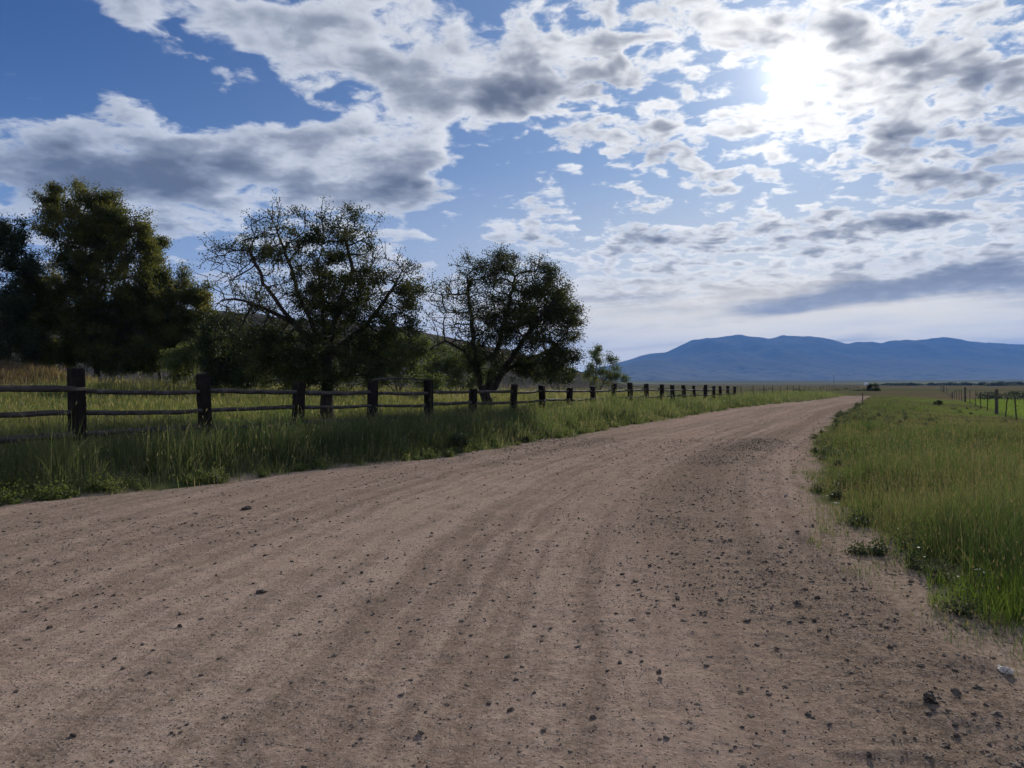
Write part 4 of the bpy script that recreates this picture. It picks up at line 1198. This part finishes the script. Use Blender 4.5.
mtn = m_slope('forested_slope', (0.024, 0.030, 0.022), (0.085, 0.078, 0.056), (0.012, 0.017, 0.013), 0.0020, (0.165, 0.145, 0.090))
ridge('mountains', 9000, 3800,
      [-400, 300, 560, 600, 640, 668, 690, 707, 722, 738, 752, 768, 783, 800, 818, 842, 862, 882, 900, 918, 938, 960, 985, 1010, 1040, 1100, 1300, 1600],
      [384, 383, 378, 368, 357, 351, 343, 339, 336.5, 337.5, 338.5, 339, 336.5, 338, 339.5, 342.5, 342, 344, 341, 338, 339.5, 342, 344, 345.5, 347, 352, 362, 374],
      mtn, 4.0, 0.0011, -1.2, 1.45)
ridge('mountains', 6600, 1700,
      [-400, 560, 600, 618, 636, 655, 680, 705, 720, 740, 770, 800, 840, 880, 940, 990, 1024, 1070, 1140, 1300, 1600],
      [384, 384, 376, 368, 361, 360, 366, 371, 366, 369, 376, 379, 377, 380, 376, 373, 377, 370, 366, 372, 380],
      mtn, 9.0, 0.0018, -1.2, 1.45)

# ------------------------------------------------------------------ air
def build_haze():
    G = Geo(); G.box((0, 0, 300.0), (11600, 11600, 330.0))
    m = bpy.data.materials.new('valley_air'); m.use_nodes = True; nt = m.node_tree; nt.nodes.clear()
    out = nt.nodes.new('ShaderNodeOutputMaterial'); pv = nt.nodes.new('ShaderNodeVolumePrincipled')
    pv.inputs['Color'].default_value = (0.19, 0.44, 1.0, 1); pv.inputs['Density'].default_value = HAZE_D
    pv.inputs['Anisotropy'].default_value = 0.0
    nt.links.new(pv.outputs[0], out.inputs['Volume'])
    o = G.build('haze', m); tag(o, 'thin blue air between the road and the mountains', 'haze', kind='stuff')
HAZE_D = 0.00008
build_haze()

# ------------------------------------------------------------------ sky
SUN_PX, SUN_PY = 795.0, 72.0
sd = Vector(((SUN_PX - 512) / F, 1.0, (384.5 - SUN_PY) / F)).normalized()
sun_el = math.asin(sd.z); sun_az = math.atan2(sd.x, sd.y)

def build_sky():
    w = bpy.data.worlds.new('World'); sc.world = w; w.use_nodes = True
    nt = w.node_tree; bg = nt.nodes['Background']
    K = 0.10; ZO = 0.20
    sky = nt.nodes.new('ShaderNodeTexSky'); sky.sky_type = 'NISHITA'; sky.sun_disc = False
    sky.sun_elevation = sun_el; sky.sun_rotation = sun_az; sky.air_density = 1.0; sky.dust_density = 0.6; sky.ozone_density = 2.0
    skyc = N(nt, sky.outputs[0])
    d = N(nt, nt.nodes.new('ShaderNodeTexCoord').outputs['Generated'])
    x, y, z = sepxyz(nt, d)
    zc = z.mx(0.0) + ZO
    p = comb(nt, x / zc, y / zc, 0.0)
    yc = y.mx(0.06)
    wob = noise(nt, d, 7.0, 4, 0.55, out=1)
    wx, wy, wz = sepxyz(nt, wob)
    u0 = x / yc; v0 = z / yc
    u = u0 + (wx - 0.5) * 0.10; v = v0 + (wy - 0.5) * 0.07
    front = y.step(0.05, 0.35)
    def blobs(lst):
        tot = None
        for (px, py, ra, rb, rot, a) in lst:
            cu = (px - 512) / F; cv = (384.5 - py) / F; ca, sa = math.cos(R(rot)), math.sin(R(rot))
            du = u - cu; dv = v - cv
            e = (du * (ca / (ra / F))).madd(1.0, dv * (sa / (ra / F))); f = (du * (-sa / (rb / F))).madd(1.0, dv * (ca / (rb / F)))
            q = (e * e).madd(-1.0, f * f * -1.0).exp() * a
            tot = q if tot is None else tot + q
        return tot * front
    # where the cloud cover lies thick or open (angles measured about the view of the road)
    cover = blobs([
        (70, 50, 140, 58, 0, -1.35), (265, 105, 75, 26, -10, -0.9), (20, 100, 60, 22, 0, -0.7), (430, 48, 42, 12, 15, -0.5),
        (485, 178, 66, 28, 25, -1.25), (595, 188, 55, 22, 10, -0.8), (450, 245, 46, 32, 0, -1.1), (640, 222, 70, 14, 5, -0.8), (738, 88, 34, 18, 0, -1.1), (650, 95, 30, 9, 20, -0.5), (870, 190, 60, 14, 0, -0.5), (810, 175, 40, 10, 0, -0.4), (700, 60, 20, 8, 0, -0.4), (640, 30, 18, 14, 0, -0.4), (330, 175, 50, 12, 0, -0.3),
        (200, 250, 40, 20, 0, -0.6), (600, 25, 50, 18, 10, -0.35), (690, 190, 60, 12, 5, -0.3), (840, 190, 70, 16, 0, -0.35),
        (110, 170, 185, 40, -4, 1.15), (390, 190, 68, 34, -8, 1.0), (290, 150, 90, 26, 0, 0.6), (225, 32, 60, 36, -20, 0.9), (360, 45, 90, 46, -10, 0.75),
        (510, 88, 95, 32, 8, 1.0), (400, 108, 60, 18, 12, 0.6), (560, 35, 80, 30, 0, 0.4), (700, 140, 120, 46, 8, 0.5), (800, 40, 95, 40, 0, 0.6), (930, 70, 110, 65, 0, 0.6),
        (950, 160, 100, 40, 0, 0.6), (780, 250, 150, 20, 2, 0.5), (900, 225, 90, 14, 2, 0.8), (660, 245, 60, 12, 3, 0.6), (545, 218, 60, 16, 5, 0.5), (560, 146, 45, 10, 10, 0.5),
        (900, 292, 170, 20, 6, 1.1), (700, 300, 150, 22, 3, 0.7), (850, 330, 300, 26, 0, 0.6), (620, 330, 80, 30, 0, 0.5), (400, 270, 60, 30, 0, 0.3), (680, 45, 70, 35, 0, 0.4)])
    dark = blobs([
        (120, 168, 130, 24, -4, 1.0), (385, 192, 48, 20, -8, 0.95), (25, 185, 60, 26, 0, 0.5), (512, 86, 55, 18, 5, 1.0), (430, 95, 30, 14, 10, 0.5), (620, 80, 40, 14, 0, 0.6),
        (795, 20, 42, 15, -8, 1.2), (752, 42, 20, 12, 0, 0.7), (845, 30, 22, 22, 20, 0.9), (915, 62, 42, 16, 8, 1.0), (985, 78, 30, 14, 10, 0.9), (905, 145, 50, 14, 10, 0.8), (990, 175, 50, 12, 10, 1.1), (1000, 135, 40, 14, 15, 0.9),
        (900, 221, 58, 8, 2, 1.3), (660, 245, 42, 7, 3, 0.9), (800, 242, 30, 7, 0, 0.6), (655, 155, 25, 12, 0, 0.6), (700, 150, 25, 10, 0, 0.4),
        (890, 292, 130, 13, 6, 1.25), (780, 312, 60, 9, 4, 0.8), (1010, 285, 60, 14, 4, 0.8), (640, 318, 60, 14, 0, 0.45), (420, 70, 40, 16, 0, 0.3), (300, 45, 60, 20, -10, 0.2)])
    big = noise(nt, p, 1.9, 3, 0.5)
    pw_ = noise(nt, p, 9.0, 2, 0.5, out=1)
    qx, qy, _ = sepxyz(nt, p); ex, ey, _ = sepxyz(nt, pw_)
    pd = comb(nt, qx + (ex - 0.5) * 0.06, qy + (ey - 0.5) * 0.06, 0.0)
    # away to the right the layer breaks into smaller cobbles
    cob = u.step(-0.2, 0.16) * 0.42 + 0.20
    l2 = noise(nt, pd, 13.0, 8, 0.55, 0.0); s2 = noise(nt, pd, 13.0, 2.0, 0.55, 0.0)
    lump = mixf(nt, cob, noise(nt, pd, 6.2, 10, 0.54, 0.0), l2)
    soft = mixf(nt, cob, noise(nt, pd, 6.2, 2.5, 0.54, 0.0), s2)
    fine = noise(nt, pd, 30.0, 6, 0.60, 0.0)
    base = (big - 0.5) * 1.0 + cover * 0.62 + dark * 0.22 + 0.06 - cob * 0.10
    dens = (lump - 0.5) * (3.6 + 2.4 * cob) + base + (fine - 0.5) * 0.5
    alpha = dens.step(-0.15, 0.32)
    thick = (soft - 0.5) * (2.6 + 2.4 * cob) + base
    # how much cloud lies between this point and the sun: the same noise a step nearer to the sun
    sx, sy = sd.x / (sd.z + ZO), sd.y / (sd.z + ZO)
    tosun = comb(nt, qx + (sx - qx) * 0.030, qy + (sy - qy) * 0.030, 0.0)
    soft2 = noise(nt, tosun, 6.2, 5, 0.54, 0.0)
    side = (lump - soft2)
    cs = (x * sd.x + y * sd.y + z * sd.z).mx(0.0)
    near = ((cs - 1.0) * 7.0).exp()             # wide aureole
    near2 = ((cs - 1.0) * 160.0).exp()
    core = ((cs - 1.0) * 1700.0).exp()
    dk = thick * 0.75 + dark * 0.38 + (lump - soft) * 1.7 + (fine - 0.5) * 0.40 + (soft - 0.5) * 1.0 - side * 1.1 - near2 * 0.30 + 0.03
    back = (0.15 - (x * sd.x + y * sd.y + z * sd.z)).step(0.0, 0.7)     # unseen sunlit clouds behind the viewer, brightened to add fill light
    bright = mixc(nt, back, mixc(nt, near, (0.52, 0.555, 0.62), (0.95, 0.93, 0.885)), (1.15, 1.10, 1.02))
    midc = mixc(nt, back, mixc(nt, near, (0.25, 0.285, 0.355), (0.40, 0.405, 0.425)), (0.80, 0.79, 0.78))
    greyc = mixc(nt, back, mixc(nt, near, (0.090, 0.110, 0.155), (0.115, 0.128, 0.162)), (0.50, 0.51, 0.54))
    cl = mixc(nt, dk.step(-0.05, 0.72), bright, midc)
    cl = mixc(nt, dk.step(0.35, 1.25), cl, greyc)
    shade = dk.step(0.1, 0.95)
    # low over the plain the layer is seen edge on: long soft streaks
    lowz = 1.0 - z.step(0.065, 0.165)
    strk = noise(nt, comb(nt, u0 * 1.6, v0 * 17.0 - u0 * 1.2, 0.0), 1.6, 6, 0.55, 0.3)
    ls = (strk - 0.5) * 2.6 + dark * 0.55 - cover * 0.05
    lowc = mixc(nt, near, (0.52, 0.51, 0.50), (1.14, 1.0, 0.72))
    lowd = mixc(nt, near, (0.215, 0.235, 0.285), (0.285, 0.29, 0.315))
    lcol = mixc(nt, ls.step(-0.15, 0.62), lowc, lowd)
    cl = mixc(nt, lowz, cl, lcol)
    alpha = mixf(nt, lowz, alpha, ((strk - 0.35) * 2.0 + cover * 0.4).step(0.0, 0.55) * 0.85)
    tint = mixc(nt, 1.0, skyc, SKY_TINT, 'MULTIPLY')
    # milky veil low over the plain
    veil = (1.0 - z.mx(0.0).step(0.03, 0.30)) * (0.25 + near * 0.45)
    def scaled(c, k):
        n = nt.nodes.new('ShaderNodeVectorMath'); n.operation = 'SCALE'; nt.links.new(c.s, n.inputs[0])
        if isinstance(k, N): nt.links.new(k.s, n.inputs['Scale'])
        else: n.inputs['Scale'].default_value = k
        return N(nt, n.outputs[0])
    blue = mixc(nt, near, scaled(mixc(nt, z.step(0.05, 0.42), (0.11, 0.215, 0.43), (0.010, 0.047, 0.180)), 1 / K), scaled(mixc(nt, z.step(0.05, 0.42), (0.30, 0.38, 0.54), (0.17, 0.26, 0.45)), 1 / K))
    skyv = mixc(nt, SKY_MIX, tint, blue)
    skyv = mixc(nt, veil, skyv, scaled(mixc(nt, near, (0.52, 0.53, 0.57), (1.05, 0.94, 0.66)), 1 / K))
    skyv = mixc(nt, near2 * 0.5, skyv, (0.50 / K, 0.56 / K, 0.66 / K))
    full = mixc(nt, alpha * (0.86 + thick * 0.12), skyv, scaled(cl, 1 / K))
    # the sun burning through
    glow = (core * 0.5 + near2 * near2 * 0.08 + near2 * 0.07) * (1.15 - dk.mx(0.0) * 0.9).mx(0.15)
    add = scaled(mixc(nt, 0.0, (1.0, 0.97, 0.92), (1, 1, 1)), glow * (1 / K))
    n = nt.nodes.new('ShaderNodeVectorMath'); n.operation = 'ADD'; nt.links.new(full.s, n.inputs[0]); nt.links.new(add.s, n.inputs[1])
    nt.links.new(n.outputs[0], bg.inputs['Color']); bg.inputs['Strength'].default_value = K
    w.cycles.sampling_method = 'MANUAL'; w.cycles.sample_map_resolution = 512
SKY_MIX = 0.9
SKY_TINT = (0.50, 0.75, 1.0)
build_sky()

sun = bpy.data.lights.new('sun', 'SUN'); sun.energy = 4.4; sun.angle = R(1.2); sun.color = (1.0, 0.93, 0.84)
so = bpy.data.objects.new('sun', sun); col.objects.link(so)
so.rotation_euler = sd.to_track_quat('Z', 'Y').to_euler()

# ------------------------------------------------------------------ camera and output
cam = bpy.data.cameras.new('camera'); cam.sensor_width = 36; cam.lens = 36 * F / 1024; cam.clip_start = 0.05; cam.clip_end = 60000
co_ = bpy.data.objects.new('camera', cam); col.objects.link(co_)
co_.location = (0, 0, CAM_H); co_.rotation_euler = (R(90), 0, 0)
sc.camera = co_
vs = sc.view_settings; vs.view_transform = 'Standard'; vs.look = 'None'; vs.exposure = 0.36; vs.gamma = 1.0; vs.use_curve_mapping = False
cy = sc.cycles
cy.max_bounces = 5; cy.diffuse_bounces = 3; cy.glossy_bounces = 2; cy.transmission_bounces = 3; cy.volume_bounces = 1; cy.transparent_max_bounces = 4
cy.use_denoising = True
cy.use_adaptive_sampling = True; cy.adaptive_threshold = 0.02
